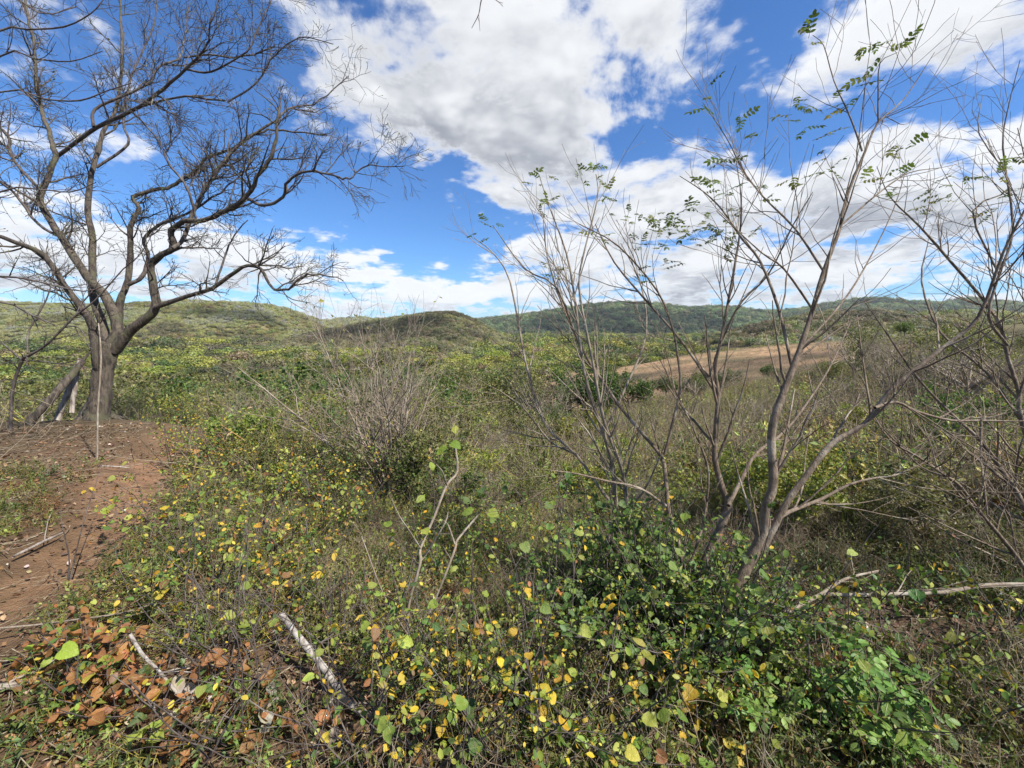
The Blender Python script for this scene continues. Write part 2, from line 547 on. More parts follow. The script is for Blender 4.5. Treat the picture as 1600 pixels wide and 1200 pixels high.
def scatter(name, label, cat, pts, rot, scl, tint, idx, meshes, kind='stuff', parent=None):
    me = bpy.data.meshes.new(name)
    n = len(pts)
    me.vertices.add(n); me.vertices.foreach_set('co', np.asarray(pts, np.float32).ravel())
    def att(nm, ty, arr, key):
        a = me.attributes.new(nm, ty, 'POINT'); a.data.foreach_set(key, np.ascontiguousarray(arr).ravel())
    att('rot', 'FLOAT_VECTOR', np.asarray(rot, np.float32), 'vector')
    att('scl', 'FLOAT_VECTOR', np.asarray(scl, np.float32), 'vector')
    att('tint', 'FLOAT_COLOR', np.concatenate([tint, np.ones((n, 1))], 1).astype(np.float32), 'color')
    att('idx', 'INT', np.asarray(idx, np.int32), 'value')
    me.update()
    ng = bpy.data.node_groups.new(name + '_scatter', 'GeometryNodeTree')
    ng.interface.new_socket('Geometry', in_out='INPUT', socket_type='NodeSocketGeometry')
    ng.interface.new_socket('Geometry', in_out='OUTPUT', socket_type='NodeSocketGeometry')
    a = ng.nodes.new('NodeGroupInput'); z = ng.nodes.new('NodeGroupOutput')
    ci = ng.nodes.new('GeometryNodeCollectionInfo')
    ci.inputs['Collection'].default_value = proto_collection(name, meshes)
    ci.inputs['Separate Children'].default_value = True
    ci.inputs['Reset Children'].default_value = True
    ip = ng.nodes.new('GeometryNodeInstanceOnPoints')
    ip.inputs['Pick Instance'].default_value = True
    def named(nm, ty):
        x = ng.nodes.new('GeometryNodeInputNamedAttribute'); x.data_type = ty; x.inputs['Name'].default_value = nm
        return x.outputs['Attribute']
    L = ng.links.new
    L(a.outputs[0], ip.inputs['Points']); L(ci.outputs[0], ip.inputs['Instance'])
    L(named('idx', 'INT'), ip.inputs['Instance Index'])
    er = ng.nodes.new('FunctionNodeEulerToRotation'); L(named('rot', 'FLOAT_VECTOR'), er.inputs[0])
    L(er.outputs[0], ip.inputs['Rotation'])
    L(named('scl', 'FLOAT_VECTOR'), ip.inputs['Scale'])
    L(ip.outputs[0], z.inputs[0])
    o = link(name, me, parent, kind=kind)
    if label: tag(o, label, cat)
    md = o.modifiers.new('scatter', 'NODES'); md.node_group = ng
    return o

def zrot(n, tilt=.1):
    return np.stack([tilt * rng.standard_normal(n), tilt * rng.standard_normal(n), rng.uniform(0, 2 * math.pi, n)], 1)

# crowns for far woods: rough shells of leaf sprays
def crown_mesh(name, nleaf, size, flat, cols, mat, lump=.35, seed=0):
    r_ = np.random.default_rng(seed)
    mb = MB()
    lob = unit(r_.standard_normal((7, 3))) * np.array([.55, .55, .3]); lr = r_.uniform(.35, .62, 7)
    k = r_.integers(0, 7, nleaf)
    d = unit(r_.standard_normal((nleaf, 3)))
    pos = lob[k] + d * lr[k][:, None] * r_.uniform(.72, 1.05, (nleaf, 1))
    pos = pos * np.array([1, 1, flat]); pos[:, 2] += flat * .8
    nor = unit(d + .35 * r_.standard_normal((nleaf, 3)))
    dr = unit(np.cross(nor, r_.standard_normal((nleaf, 3))))
    c = np.array(cols)[r_.integers(0, len(cols), nleaf)] * (1 + .2 * r_.standard_normal((nleaf, 1)))
    L = size * r_.uniform(.6, 1.4, nleaf)
    mb.leaves(pos - dr * L[:, None] * .5, dr, nor, L, L * .8, DIAM, np.clip(c, .01, .5))
    # stem
    mb.tube([(0, 0, -.3), (.03, .02, .3), (.0, .0, flat)], [.05, .04, .02], 4, (.12, .10, .08))
    return mb.mesh(name, mat, False)

WOOD = [crown_mesh('wood_crown', 560, .15, .75, [(1, 1, 1), (.8, .85, .8), (1.15, 1.1, .9)], M['leafi'], seed=s) for s in range(4)]

# ------------------------------------------------------------------ hills: real ridges, some hundreds of metres off
def ridge_hill(name, prof, D, front, back, zb, seed, cols, ntree, tree, rough=.16, tints=None, wood_label=None):
    """prof: photo pixels of the crest line, D: distance of the crest; the slope runs down towards us over `front` metres"""
    prof = np.array(prof, float)
    ns, ntt = 150, 60
    px = np.linspace(prof[0, 0], prof[-1, 0], ns)
    py = np.interp(px, prof[:, 0], prof[:, 1])
    P = np.array([at(a, b_, D) for a, b_ in zip(px, py)])
    t = np.linspace(-1, 1, ntt)
    X = np.repeat(P[:, 0][:, None], ntt, 1); Y = np.zeros((ns, ntt)); Z = np.zeros((ns, ntt))
    for j, tt in enumerate(t):
        w = front if tt < 0 else back
        Y[:, j] = P[:, 1] + tt * w
    X = X * (Y / P[:, 1][:, None]) ** .35
    a = np.abs(t)[None]
    gul = fbm(X / (front * .28), Y / (front * .6), 4, seed)
    prf = np.clip(1 - a ** 1.35 + 1.8 * rough * gul * 4 * a * (1 - a) * 1.6, 0, 1.05)
    sm = np.clip(np.minimum(np.arange(ns), np.arange(ns)[::-1]) / 6.0, 0, 1)[:, None]
    Z = zb - 9 + (P[:, 2][:, None] - zb + 9) * prf * sm
    i = np.arange(ns - 1)[:, None] * ntt; j = np.arange(ntt - 1)[None]
    F = np.stack([i + j, i + ntt + j, i + ntt + j + 1, i + j + 1], -1).reshape(-1, 4)
    n = fbm(X / 60, Y / 60, 3, seed + 50).ravel()[:, None]
    C = np.array(cols[0]) * (.5 - n) + np.array(cols[1]) * (.5 + n)
    mb = MB(); mb.add(np.stack([X, Y, Z], -1).reshape(-1, 3), F, np.clip(C, 0, 1))
    o = link(name, mb.mesh(name, M['hill']), kind='structure')
    # the wood on it
    u = rng.uniform(0, ns - 1.01, ntree); v = rng.uniform(0, (ntt - 1.01) * .62, ntree)
    iu, iv = u.astype(int), v.astype(int); fu, fv = u - iu, v - iv
    def samp(Q): return (Q[iu, iv] * (1 - fu) + Q[iu + 1, iv] * fu) * (1 - fv) + (Q[iu, iv + 1] * (1 - fu) + Q[iu + 1, iv + 1] * fu) * fv
    T = np.stack([samp(X), samp(Y), samp(Z)], 1)
    patch = fbm(T[:, 0] / 45, T[:, 1] / 45, 3, seed + 9)
    s = tree * rng.uniform(.6, 1.5, ntree)
    tint = 3.3 * palette(ntree, tints[0], tints[1], .12) * np.clip(1 + 2.4 * patch[:, None] + 1.2 * fbm(T[:, 0] / 14, T[:, 1] / 14, 2, seed + 3)[:, None], .45, 1.9)
    grey = np.clip(5 * fbm(T[:, 0] / 70, T[:, 1] / 50, 3, seed + 77) - .55, 0, .6)[:, None]
    tint = tint * (1 - grey) + np.array([.20, .165, .12]) * grey
    keep = T[:, 2] > zb + 1.0
    T, s, tint = T[keep], s[keep], np.clip(tint[keep], .01, .5)
    T[:, 2] -= .15 * s
    m_ = len(T)
    scatter('hill_woodland', wood_label, 'woodland', T, zrot(m_, .12), np.stack([s, s, s * rng.uniform(.7, 1.15, m_)], 1), tint, rng.integers(0, 4, m_), WOOD)
    return o

DRYWOOD = ([(.15, .15, .05), (.20, .185, .065), (.10, .12, .04), (.20, .165, .09), (.23, .22, .06)], [3, 3, 2, 2, 3])
OAKWOOD = ([(.085, .085, .04), (.12, .105, .055), (.065, .075, .03), (.14, .115, .075), (.15, .14, .05)], [3, 3, 3, 2, 1])
ridge_hill('hill_left', [(-900, 500), (-500, 470), (-200, 488), (0, 474), (150, 478), (290, 471), (350, 475), (430, 480), (465, 491), (500, 510), (545, 532), (600, 556)],
           560, 230, 300, -17, 4, [(.10, .10, .035), (.14, .12, .05)], 20000, 3.0, tints=DRYWOOD,
           wood_label='olive dry woodland covering the long hill behind the large bare tree')
ridge_hill('hill_far_middle', [(440, 530), (500, 506), (560, 499), (600, 501), (650, 506), (720, 520), (800, 540)],
           900, 260, 300, -17, 14, [(.09, .10, .04), (.12, .11, .05)], 3500, 6.0, tints=DRYWOOD,
           wood_label='thin woodland on the small far hilltop between the two nearer hills')
ridge_hill('hill_middle', [(330, 556), (420, 543), (500, 520), (580, 505), (640, 495), (690, 489), (715, 491), (750, 506), (790, 530), (830, 545), (880, 560)],
           380, 170, 220, -17, 24, [(.10, .09, .04), (.15, .14, .05)], 16000, 2.2, tints=OAKWOOD,
           wood_label='scrubby yellow green woodland on the rounded hill in the middle')
ridge_hill('mountain_range', [(560, 540), (700, 512), (740, 503), (800, 496), (850, 489), (900, 480), (960, 474), (1010, 474), (1070, 482), (1130, 481), (1180, 490), (1240, 487), (1300, 474), (1350, 468), (1400, 475), (1460, 478), (1510, 467), (1560, 476), (1640, 482), (1800, 470), (2100, 480), (2600, 500)],
           1500, 600, 700, -17, 34, [(.05, .075, .03), (.075, .09, .035)], 16000, 9.0, tints=([(.06, .09, .035), (.08, .10, .04), (.045, .07, .03), (.11, .11, .05)], [3, 3, 3, 1]),
           wood_label='dark blue green forest on the distant mountain range at right')
ridge_hill('hill_right', [(1050, 560), (1130, 530), (1200, 508), (1290, 492), (1370, 489), (1440, 495), (1520, 490), (1640, 500), (1900, 480), (2400, 500)],
           330, 130, 200, -12, 44, [(.19, .14, .08), (.12, .10, .05)], 5500, 3.4, tints=([(.15, .12, .075), (.12, .12, .04), (.07, .09, .03), (.20, .17, .11)], [3, 3, 2, 2]),
           wood_label='brownish leafless woodland on the low ridge behind the saplings at right')

# woods on the valley floor, sunlit
def valley_wood():
    n = 30000
    az = np.radians(rng.uniform(-62, 62, n)); r = 85 * (1000 / 85) ** rng.uniform(0, 1, n)
    x, y = r * np.sin(az), r * np.cos(az)
    clear = fbm(x / 40, y / 40, 3, 61)
    keep = (in_field(x, y) < .1) & (clear < .32) & ((az < .35) | (r > 150))
    x, y, r = x[keep], y[keep], r[keep]
    n = len(x)
    s = np.clip(2.0 * np.exp(.42 * rng.standard_normal(n)), .9, 5.0) * np.clip(r / 170, .8, 2.2)
    z = height(x, y) - .2 * s
    p = fbm(x / 30, y / 30, 3, 63)
    t = 1.75 * palette(n, [(.19, .21, .035), (.24, .24, .045), (.10, .13, .03), (.19, .15, .085), (.065, .095, .03)], [4, 3, 3, 1.6, 2.4], .15) * np.clip(1 + 2.0 * p[:, None], .4, 1.8)
    gy = np.clip(6 * fbm(x / 55, y / 35, 3, 67) - .9, 0, .7)[:, None]; t = t * (1 - gy) + np.array([.21, .17, .13]) * gy
    scatter('valley_woodland', 'bright yellow green woodland filling the valley floor below the hills', 'woodland', np.stack([x, y, z], 1), zrot(n, .12),
            np.stack([s, s, s * rng.uniform(.6, 1.0, n)], 1), np.clip(t, .01, .5), rng.integers(0, 4, n), WOOD)
valley_wood()

# ------------------------------------------------------------------ branching
def wander(p, d, L, n, jit, up=0.0, zig=0.0):
    p = np.array(p, float); d = unit(d)
    P = [p.copy()]
    side = unit(np.cross(d, rng.standard_normal(3)))
    for i in range(n):
        d = unit(d + jit * rng.standard_normal(3) + np.array([0, 0, up]) + zig * side * (1 if i % 2 else -1))
        p = p + d * L / n
        P.append(p.copy())
    return np.array(P)

def smooth_poly(P, sub=3):
    """Catmull-Rom through the points (columns x y z r)"""
    P = np.asarray(P, float)
    Q = np.vstack([2 * P[0] - P[1], P, 2 * P[-1] - P[-2]])
    out = []
    for i in range(1, len(Q) - 2):
        for k in range(sub):
            t = k / sub
            out.append(.5 * ((2 * Q[i]) + (-Q[i - 1] + Q[i + 1]) * t + (2 * Q[i - 1] - 5 * Q[i] + 4 * Q[i + 1] - Q[i + 2]) * t * t
                             + (-Q[i - 1] + 3 * Q[i] - 3 * Q[i + 1] + Q[i + 2]) * t ** 3))
    out.append(P[-1])
    return np.array(out)

TW_MIN, TW_K = .0011, 1.0       # thinnest twig radius, thickness factor
def ramify(mb, P, rad, lv, spec, tips):
    """side branches along a limb; spec = list per level of (spacing, length, angle deg, start, segments, jitter, up, zig)"""
    if lv >= len(spec): return
    spacing, ln, ang, t0, seg, jit, up, zig = spec[lv]
    S = np.concatenate([[0], np.cumsum(np.linalg.norm(np.diff(P, axis=0), axis=1))])
    tot = S[-1]
    cnt = rng.poisson(max(0.0, tot * (1 - t0) / spacing))
    cnt = max(cnt, 1)
    for s in np.sort(rng.uniform(t0 * tot, tot, cnt)):
        i = min(np.searchsorted(S, s, 'right') - 1, len(P) - 2)
        f = (s - S[i]) / (S[i + 1] - S[i] + 1e-9)
        p = P[i] * (1 - f) + P[i + 1] * f
        r = rad[i] * (1 - f) + rad[i + 1] * f
        T = unit(P[i + 1] - P[i])
        sd_ = unit(np.cross(T, rng.standard_normal(3)))
        a = R(ang * rng.uniform(.65, 1.3))
        d = T * math.cos(a) + sd_ * math.sin(a)
        L = ln * rng.uniform(.5, 1.3) * (1 - .35 * s / tot)
        rc = min(r * .62, (.004 + .011 * L) * TW_K)
        Q = wander(p, d, L, seg, jit, up, zig)
        rr = np.linspace(rc, max(rc * .3, TW_MIN), len(Q))
        mb.tube(Q, rr, 4 if rc > .008 else 3)
        if lv == len(spec) - 1: tips.append((Q[-1], unit(Q[-1] - Q[-2]), Q))
        ramify(mb, Q, rr, lv + 1, spec, tips)

def limb_from_pixels(pts, d0, d1, wob=.0):
    """photo trace (px, py, width px) carried to points d0..d1 metres away, with its own wander in depth"""
    n = len(pts)
    t = np.linspace(0, 1, n)
    ph = rng.uniform(0, 6.28)
    d = d0 + (d1 - d0) * t + wob * (np.sin(ph + t * 5) - math.sin(ph)) * t
    out = []
    for (x, y, w), dd in zip(pts, d):
        out.append((*at(x, y, dd), .5 * w / FPX * dd * wcos(x, y)))
    return np.array(out)

# ------------------------------------------------------------------ the large bare tree by the path
def big_tree():
    D = 7.0
    base = ground_hit(150, 656)
    t = thing('bare_tree', 'large spreading bare tree with rough grey trunk beside the path', 'tree', base)
    LIMBS = [  # trace, depth at start, depth at end
        ([(160,590,22),(152,560,21),(145,512,17),(128,480,15),(100,445,13),(71,402,12),(30,380,11),(-30,360,9),(-120,320,6)], 7.0, 5.9),
        ([(172,540,24),(184,512,22),(165,464,19),(137,433,17),(96,371,15),(67,325,14),(66,300,13),(87,246,12),(79,217,11),(62,154,9),(50,58,7),(37,-10,6),(20,-90,4)], 7.0, 7.6),
        ([(87,246,9),(150,200,9),(217,167,8),(267,129,7),(317,79,5),(330,40,4),(352,-30,2)], 7.4, 6.2),
        ([(146,198,7),(148,171,6.5),(196,148,6),(233,129,5),(246,104,5),(279,92,4),(288,58,3.4),(296,-10,2)], 7.1, 7.9),
        ([(66,300,8),(21,250,7.5),(12,212,7),(-10,190,6),(-70,120,4)], 7.3, 8.2),
        ([(170,556,18),(166,530,18),(158,500,16),(146,458,15),(144,375,13),(137,317,12),(146,258,10),(162,208,8.5),(183,158,7),(192,62,6),(186,0,4),(190,-70,3)], 7.0, 8.0),
        ([(150,262,6),(200,225,5.5),(192,190,5),(205,120,4),(240,40,3),(250,-30,2)], 7.6, 8.6),
        ([(178,548,26),(203,517,22),(224,501,19),(243,480,17),(239,440,15),(238,408,13),(271,388,13),(267,362,12),(288,346,11),(317,344,10),(354,329,9.5),(383,308,9),(408,267,7.5),(429,233,7),(437,146,4)], 7.0, 6.4),
        ([(383,308,7),(412,321,6.5),(442,308,5.6),(450,283,5),(483,267,4.5),(521,275,4),(546,279,3.4),(567,262,2.6),(633,262,1.5)], 6.55, 6.2),
        ([(270,388,9),(287,372,8.5),(308,317,8),(346,258,7),(375,225,6),(429,188,5),(458,167,4),(500,158,3),(545,120,2)], 6.7, 7.6),
        ([(306,342,5),(298,308,5),(283,279,4.6),(258,246,4),(267,225,3.2),(262,180,2)], 6.7, 6.1),
        ([(243,480,11),(292,463,9),(333,450,8),(379,417,7),(408,421,6),(425,450,5),(450,452,4.4),(467,435,3.6),(500,429,2.8),(537,437,1.6)], 6.85, 6.3),
        ([(336,448,4.5),(348,410,4),(362,375,3),(385,345,2)], 6.7, 7.0),
        ([(185,520,15),(188,470,14),(200,438,12),(204,388,11),(204,354,10),(217,325,9),(208,308,8),(246,296,7.5),(267,292,7),(300,271,6.5),(325,246,6),(362,233,5),(400,208,4.4),(442,204,3.6),(510,212,2)], 7.1, 7.9),
        ([(200,445,9),(222,432,9),(232,400,8),(225,375,7),(250,350,6.4),(290,335,5),(345,300,3.6),(390,260,2.4)], 7.1, 7.4),
        ([(355,160,4),(400,130,3.6),(430,85,3),(470,60,2.4),(520,70,1.8)], 7.0, 7.2),
        ([(217,167,5),(290,150,4.5),(355,160,4)], 7.0, 7.0),
        ([(288,108,5),(330,112,4.4),(385,80,3.6),(410,30,3),(430,-20,2)], 6.75, 6.6),
        ([(288,90,4),(330,85,4),(365,90,3.6),(430,75,3)], 7.6, 7.4),
        ([(96,371,8),(60,350,7),(20,300,6),(-20,270,5),(-90,240,3)], 7.2, 6.4),
    ]
    tr = np.array([(*at(150, 664, D), .215), (*at(152, 650, D), .175), (*at(157, 625, D), .145), (*at(160, 590, D), .135), (*at(166, 560, D), .14), (*at(172, 535, D), .145)])
    tr[0, 2] = base[2] - .1
    tr = smooth_poly(tr, 4); P = tr[:, :3] - base
    mb = MB(); mb.tube(P, tr[:, 3], 14, cap=True, knobs=.07)
    for a in np.linspace(0, 6.28, 7)[:-1]:      # root flares
        d = np.array([math.cos(a + .3), math.sin(a + .3), 0])
        Q = np.array([[0, 0, .38], d * .12 + [0, 0, .16], d * .24 + [0, 0, .03], d * .42 + [0, 0, -.06]])
        mb.tube(smooth_poly(np.c_[Q, [.06, .065, .045, .015]], 3)[:, :3], smooth_poly(np.c_[Q, [.06, .065, .045, .015]], 3)[:, 3], 7, knobs=.08)
    link('trunk', mb.mesh('bare_tree_trunk', M['bark']), t)
    tips = []
    spec = [(.14, .8, 48, .2, 6, .16, .04, .16), (.105, .40, 48, .12, 4, .18, .03, .2), (.065, .18, 45, .2, 3, .2, .03, .2)]
    for pts, d0, d1 in LIMBS:
        S = smooth_poly(limb_from_pixels(pts, d0, d1, .2), 4)
        S[:, 3] *= .95
        S[:, :3] += .012 * rng.standard_normal((len(S), 3)) * np.linspace(0, 1, len(S))[:, None]
        mb = MB(); mb.tube(S[:, :3] - base, S[:, 3], 8 if pts[0][2] > 9 else 6, knobs=.05)
        ramify(mb, S[:, :3] - base, S[:, 3], 0, spec, tips)
        link('limb', mb.mesh('bare_tree_limb', M['bark'] if pts[0][2] > 9 else M['twig']), t)
    k = rng.choice(len(tips), min(5000, len(tips)), replace=False)
    p = np.array([tips[i][0] for i in k]); d = np.array([tips[i][1] for i in k])
    mb = MB(); n = len(k)
    mb.leaves(p, unit(d + .5 * rng.standard_normal((n, 3))), rng.standard_normal((n, 3)), rng.uniform(.018, .042, n), rng.uniform(.010, .018, n), DIAM,
              palette(n, [(.18, .19, .06), (.24, .22, .09), (.13, .14, .05)], [3, 2, 2]))
    o = link('young_leaves', mb.mesh('bare_tree_leaves', M['leaf'], False), t, kind='stuff')
TW_MIN, TW_K = .0030, 1.35
big_tree()
TW_MIN, TW_K = .0020, 1.1

def traced_tree(name, label, cat, base_px, depth, limbs, mat, spec, leaf_n=0, leaf_cols=None, leaf_size=(.02, .04), group=None, base=None, sides=7, sub=3):
    if base is None:
        base = ground_hit(*base_px)
    t = thing(name, label, cat, base, group)
    tips = []
    for pts, d0, d1 in limbs:
        S = smooth_poly(limb_from_pixels(pts, d0, d1, .12), sub); S[:, 3] *= .86
        mb = MB(); mb.tube(S[:, :3] - base, S[:, 3], sides, knobs=.05)
        ramify(mb, S[:, :3] - base, S[:, 3], 0, spec, tips)
        link('stem', mb.mesh(name + '_stem', M[mat]), t)
    if leaf_n and tips:
        k = rng.choice(len(tips), min(leaf_n, len(tips)), replace=False); n = len(k)
        p = np.array([tips[i][0] for i in k]); d = np.array([tips[i][1] for i in k])
        mb = MB(); mb.leaves(p, unit(d + .6 * rng.standard_normal((n, 3))), rng.standard_normal((n, 3)), rng.uniform(*leaf_size, n), rng.uniform(*leaf_size, n) * .5, DIAM,
                             palette(n, leaf_cols, [1] * len(leaf_cols)))
        link('foliage', mb.mesh(name + '_foliage', M['leaf'], False), t, kind='stuff')
    return t, tips

OLIVE = [(.10, .12, .035), (.15, .15, .05), (.07, .09, .03)]
fine = [(.17, .55, 45, .2, 5, .14, .05, .12), (.13, .26, 45, .2, 3, .16, .04, .15)]
traced_tree('small_tree', 'thin dark crooked tree beside the leaning dead trunk', 'tree', (16, 682), 5.6, [
    ([(15,690,9),(20,608,8),(35,563,7.5),(43,557,7),(72,539,6),(99,512,5.4),(120,491,5),(149,469,4),(192,421,3),(221,395,2),(245,350,1.4)], 5.6, 5.2),
    ([(35,563,5),(16,547,4.5),(-10,525,4),(-60,500,3)], 5.6, 5.9),
    ([(43,552,4.5),(45,517,4),(72,469,3.4),(85,420,2),(80,380,1.5)], 5.6, 6.0),
    ([(35,563,4),(70,565,3.4),(95,568,2.6),(130,560,1.6)], 5.6, 5.4),
    ([(99,512,3.6),(118,510,3),(130,520,2.4),(140,545,1.4)], 5.5, 5.2),
], 'twig', fine, 260, OLIVE)

# a tree that stands just outside the left edge and reaches in
traced_tree('overhanging_tree', 'thin dark branches reaching in from the left edge of the sky', 'tree', None, 5.0, [
    ([(-330,690,30),(-320,560,26),(-290,420,24),(-250,300,20)], 4.6, 4.6),
    ([(-250,300,14),(-120,130,9),(0,48,6),(42,46,5.4),(100,42,4.6),(142,21,3.4),(165,-5,2.4)], 4.6, 4.9),
    ([(-250,300,13),(-120,220,8),(0,88,5),(55,92,4.4),(110,96,3.4),(160,80,2)], 4.6, 4.4),
    ([(-290,420,13),(-150,240,8),(0,144,5),(70,155,4.5),(125,157,4),(167,142,3),(205,130,2)], 4.6, 4.9),
    ([(-290,420,12),(-140,380,8),(0,300,5),(60,296,4),(110,300,3),(150,285,2)], 4.6, 4.3),
    ([(-290,430,13),(-130,440,9),(0,432,6),(60,440,5),(130,455,3.4),(180,440,2)], 4.6, 4.8),
    ([(-300,450,13),(-130,480,9),(0,472,6),(45,490,5),(85,508,3.4)], 4.6, 4.5),
    ([(-260,330,13),(-140,60,9),(-40,-40,6),(60,20,4),(120,10,3)], 4.6, 5.2),
], 'twig', fine, 500, OLIVE, base=np.array([*at(-330, 700, 4.6)[:2], H(*at(-330, 700, 4.6)[:2])]))

# twig hanging into the top of the picture
traced_tree('hanging_twig', 'small bare twig hanging into the sky at the top edge', 'twig', None, 3.0, [
    ([(790,-90,4),(765,-40,3.4),(752,0,2.6),(748,22,2),(737,44,1.2)], 3.0, 3.0), ([(748,22,1.6),(750,48,1)], 3.0, 3.02), ([(755,-10,2),(775,0,1.6),(786,10,1)], 3.0, 2.95)],
    'twig', [(.4, .06, 45, .5, 2, .1, 0, .1)], base=at(790, -90, 3.0))

# ------------------------------------------------------------------ fence remains and dead trunks by the tree
def stick(name, label, cat, pts, mat, d, sides=8, knobs=.1, group=None, parent=None, splinter=False, part=None):
    S = np.array([(*at(x, y, dd), .5 * w / FPX * dd * wcos(x, y)) for (x, y, w), dd in zip(pts, d)])
    S = smooth_poly(S, 4)
    base = S[0, :3].copy()
    mb = MB(); mb.tube(S[:, :3] - base, S[:, 3], sides, cap=True, knobs=knobs)
    if splinter:
        e = S[-1, :3] - base; T = unit(S[-1, :3] - S[-3, :3])
        for k in range(6):
            o_ = .6 * S[-1, 3] * unit(rng.standard_normal(3))
            mb.tube([e + o_ - T * .06, e + o_ + T * rng.uniform(.04, .2)], [S[-1, 3] * .4, .004], 4)
    o = link(name, mb.mesh(name, M[mat]), parent, tuple(base))
    if label: tag(o, label, cat, group)
    return o

stick('leaning_trunk', 'thick dead trunk leaning against the large bare tree', 'dead trunk', [(30,684,17),(50,655,18),(85,618,17),(112,585,14),(131,563,10)], 'bark', [6.1, 6.15, 6.3, 6.5, 6.6], 10, .12, splinter=True)
stick('thin_stake', 'tall thin pale upright stick standing in front of the large tree', 'stick', [(152,724,3.6),(153,640,3.4),(158,560,3.2),(154,505,2.2)], 'pale', [4.85, 4.9, 4.95, 5.0], 6, .05)
fb = ground_hit(100, 655)
fence = thing('wire_fence', 'old barbed wire fence on weathered posts left of the large tree', 'fence', fb)
for pts in ([(90,656,13),(105,615,12),(120,572,9)], [(112,645,9),(118,600,8),(124,560,6)], [(63,684,4),(66,655,4),(68,632,3)]):
    S = smooth_poly(limb_from_pixels(pts, 6.6, 6.7), 3)
    mb = MB(); mb.tube(S[:, :3] - fb, S[:, 3], 8, cap=True, knobs=.12)
    link('post', mb.mesh('fence_post', M['dead']), fence)
for y0, y1 in ((592, 590), (622, 620), (647, 642)):
    A_ = at(-60, y0, 5.9); B_ = at(118, y1, 6.7)
    tt = np.linspace(0, 1, 24)[:, None]
    Q = A_ * (1 - tt) + B_ * tt; Q[:, 2] -= (.04 * np.sin(tt * math.pi))[:, 0]
    mb = MB(); mb.tube(Q - fb, np.full(24, .0032), 4)
    w = link('wire', mb.mesh('fence_wire', M['wire']), fence)
    mb = MB()
    for i in range(1, 23, 2):
        for k in range(2):
            v = .03 * unit(rng.standard_normal(3)); mb.tube([Q[i] - v - fb, Q[i] + v - fb], [.002, .002], 3)
    link('barb', mb.mesh('wire_barbs', M['wire']), w, kind='stuff')

# ------------------------------------------------------------------ leaves that can be picked out one by one
def leaf_mesh(name, tpl, petiole=.35, cm=(1, 1, 1), mat='bigleaf', wave=.04, seed=1):
    r_ = np.random.default_rng(seed)
    V, F = tpl; V = V.copy().astype(float); V[:, 2] += wave * r_.standard_normal(len(V)); V[:, 0] += petiole
    mb = MB(); mb.add(V, F, cm)
    mb.tube([(0, 0, .02), (petiole * .5, 0, .03), (petiole, 0, 0)], [.012, .010, .010], 3, (.9, .8, .5))
    return mb.mesh(name, M[mat])

HEARTS = [leaf_mesh('heart_leaf', (HEART, OVAL, HEART, HEART, OVAL)[s], .4, wave=.03 + .02 * s, seed=s) for s in range(5)]
OVALS = [leaf_mesh('oval_leaf', OVAL, .2, seed=s) for s in range(3)]
LANCES = [leaf_mesh('long_leaf', LANCE, .12, seed=s) for s in range(2)]
CURLS = [leaf_mesh('dry_curled_leaf', CURL, .25, wave=.07, seed=s) for s in range(3)]

def compound_mesh(name, pairs, leaflet=.24, tpl=OVAL, term=True, seed=0, droop=.12):
    """a pinnate leaf: rachis of length 1 with paired leaflets"""
    r_ = np.random.default_rng(seed)
    mb = MB()
    xs = np.linspace(.25, .93, pairs)
    mb.tube([(0, 0, 0), (.5, 0, -.02), (1, 0, -droop)], [.014, .010, .006], 3, (.8, .8, .6))
    P, D, Nn, L = [], [], [], []
    for x in xs:
        for s in (1, -1):
            P.append((x, 0, -droop * x * x)); D.append((.55 + .15 * r_.standard_normal(), s, -.15 + .2 * r_.standard_normal())); Nn.append((.25 * r_.standard_normal(), .25 * r_.standard_normal(), 1)); L.append(leaflet * r_.uniform(.8, 1.15))
    if term: P.append((1, 0, -droop)); D.append((1, 0, -.2)); Nn.append((0, 0, 1)); L.append(leaflet * 1.15)
    L = np.array(L); n = len(L)
    mb.leaves(P, np.array(D), np.array(Nn), L, L * .92, tpl, np.clip(1 + .15 * r_.standard_normal((n, 1)), .6, 1.4) * np.ones((n, 3)))
    return mb.mesh(name, M['leaf'])

PINNATE = [compound_mesh('pinnate_leaf', 4, .30, seed=s) for s in range(4)]
HERBLEAF = [compound_mesh('herb_leaf', 3, .42, OVAL, True, seed=10 + s, droop=.2) for s in range(3)]

def put_leaf(parent, me, pos, d, nor, size, col, name='leaf'):
    o = bpy.data.objects.new(name, me); COL.objects.link(o); o.parent = parent
    d = unit(d); s = unit(np.cross(nor, d)); u = np.cross(d, s)
    o.matrix_basis = Matrix(((d[0]*size, s[0]*size, u[0]*size, pos[0]), (d[1]*size, s[1]*size, u[1]*size, pos[1]), (d[2]*size, s[2]*size, u[2]*size, pos[2]), (0, 0, 0, 1)))
    o.color = (*col, 1)
    return o

# ------------------------------------------------------------------ saplings at right
TW_MIN, TW_K = .0012, 1.0
sap = [(.13, .62, 34, .18, 6, .07, .05, .06), (.13, .30, 36, .2, 4, .09, .05, .07)]
DARKG = [(.09, .13, .035), (.13, .165, .045), (.20, .20, .06)]

def sapling(label, base_px, limbs, mat, ntips, base=None, spec=sap):
    t, tips = traced_tree('sapling', label, 'sapling', base_px, 2.4, limbs, mat, spec, base=base, sides=8, group='bare branching saplings at right')
    return t, tips

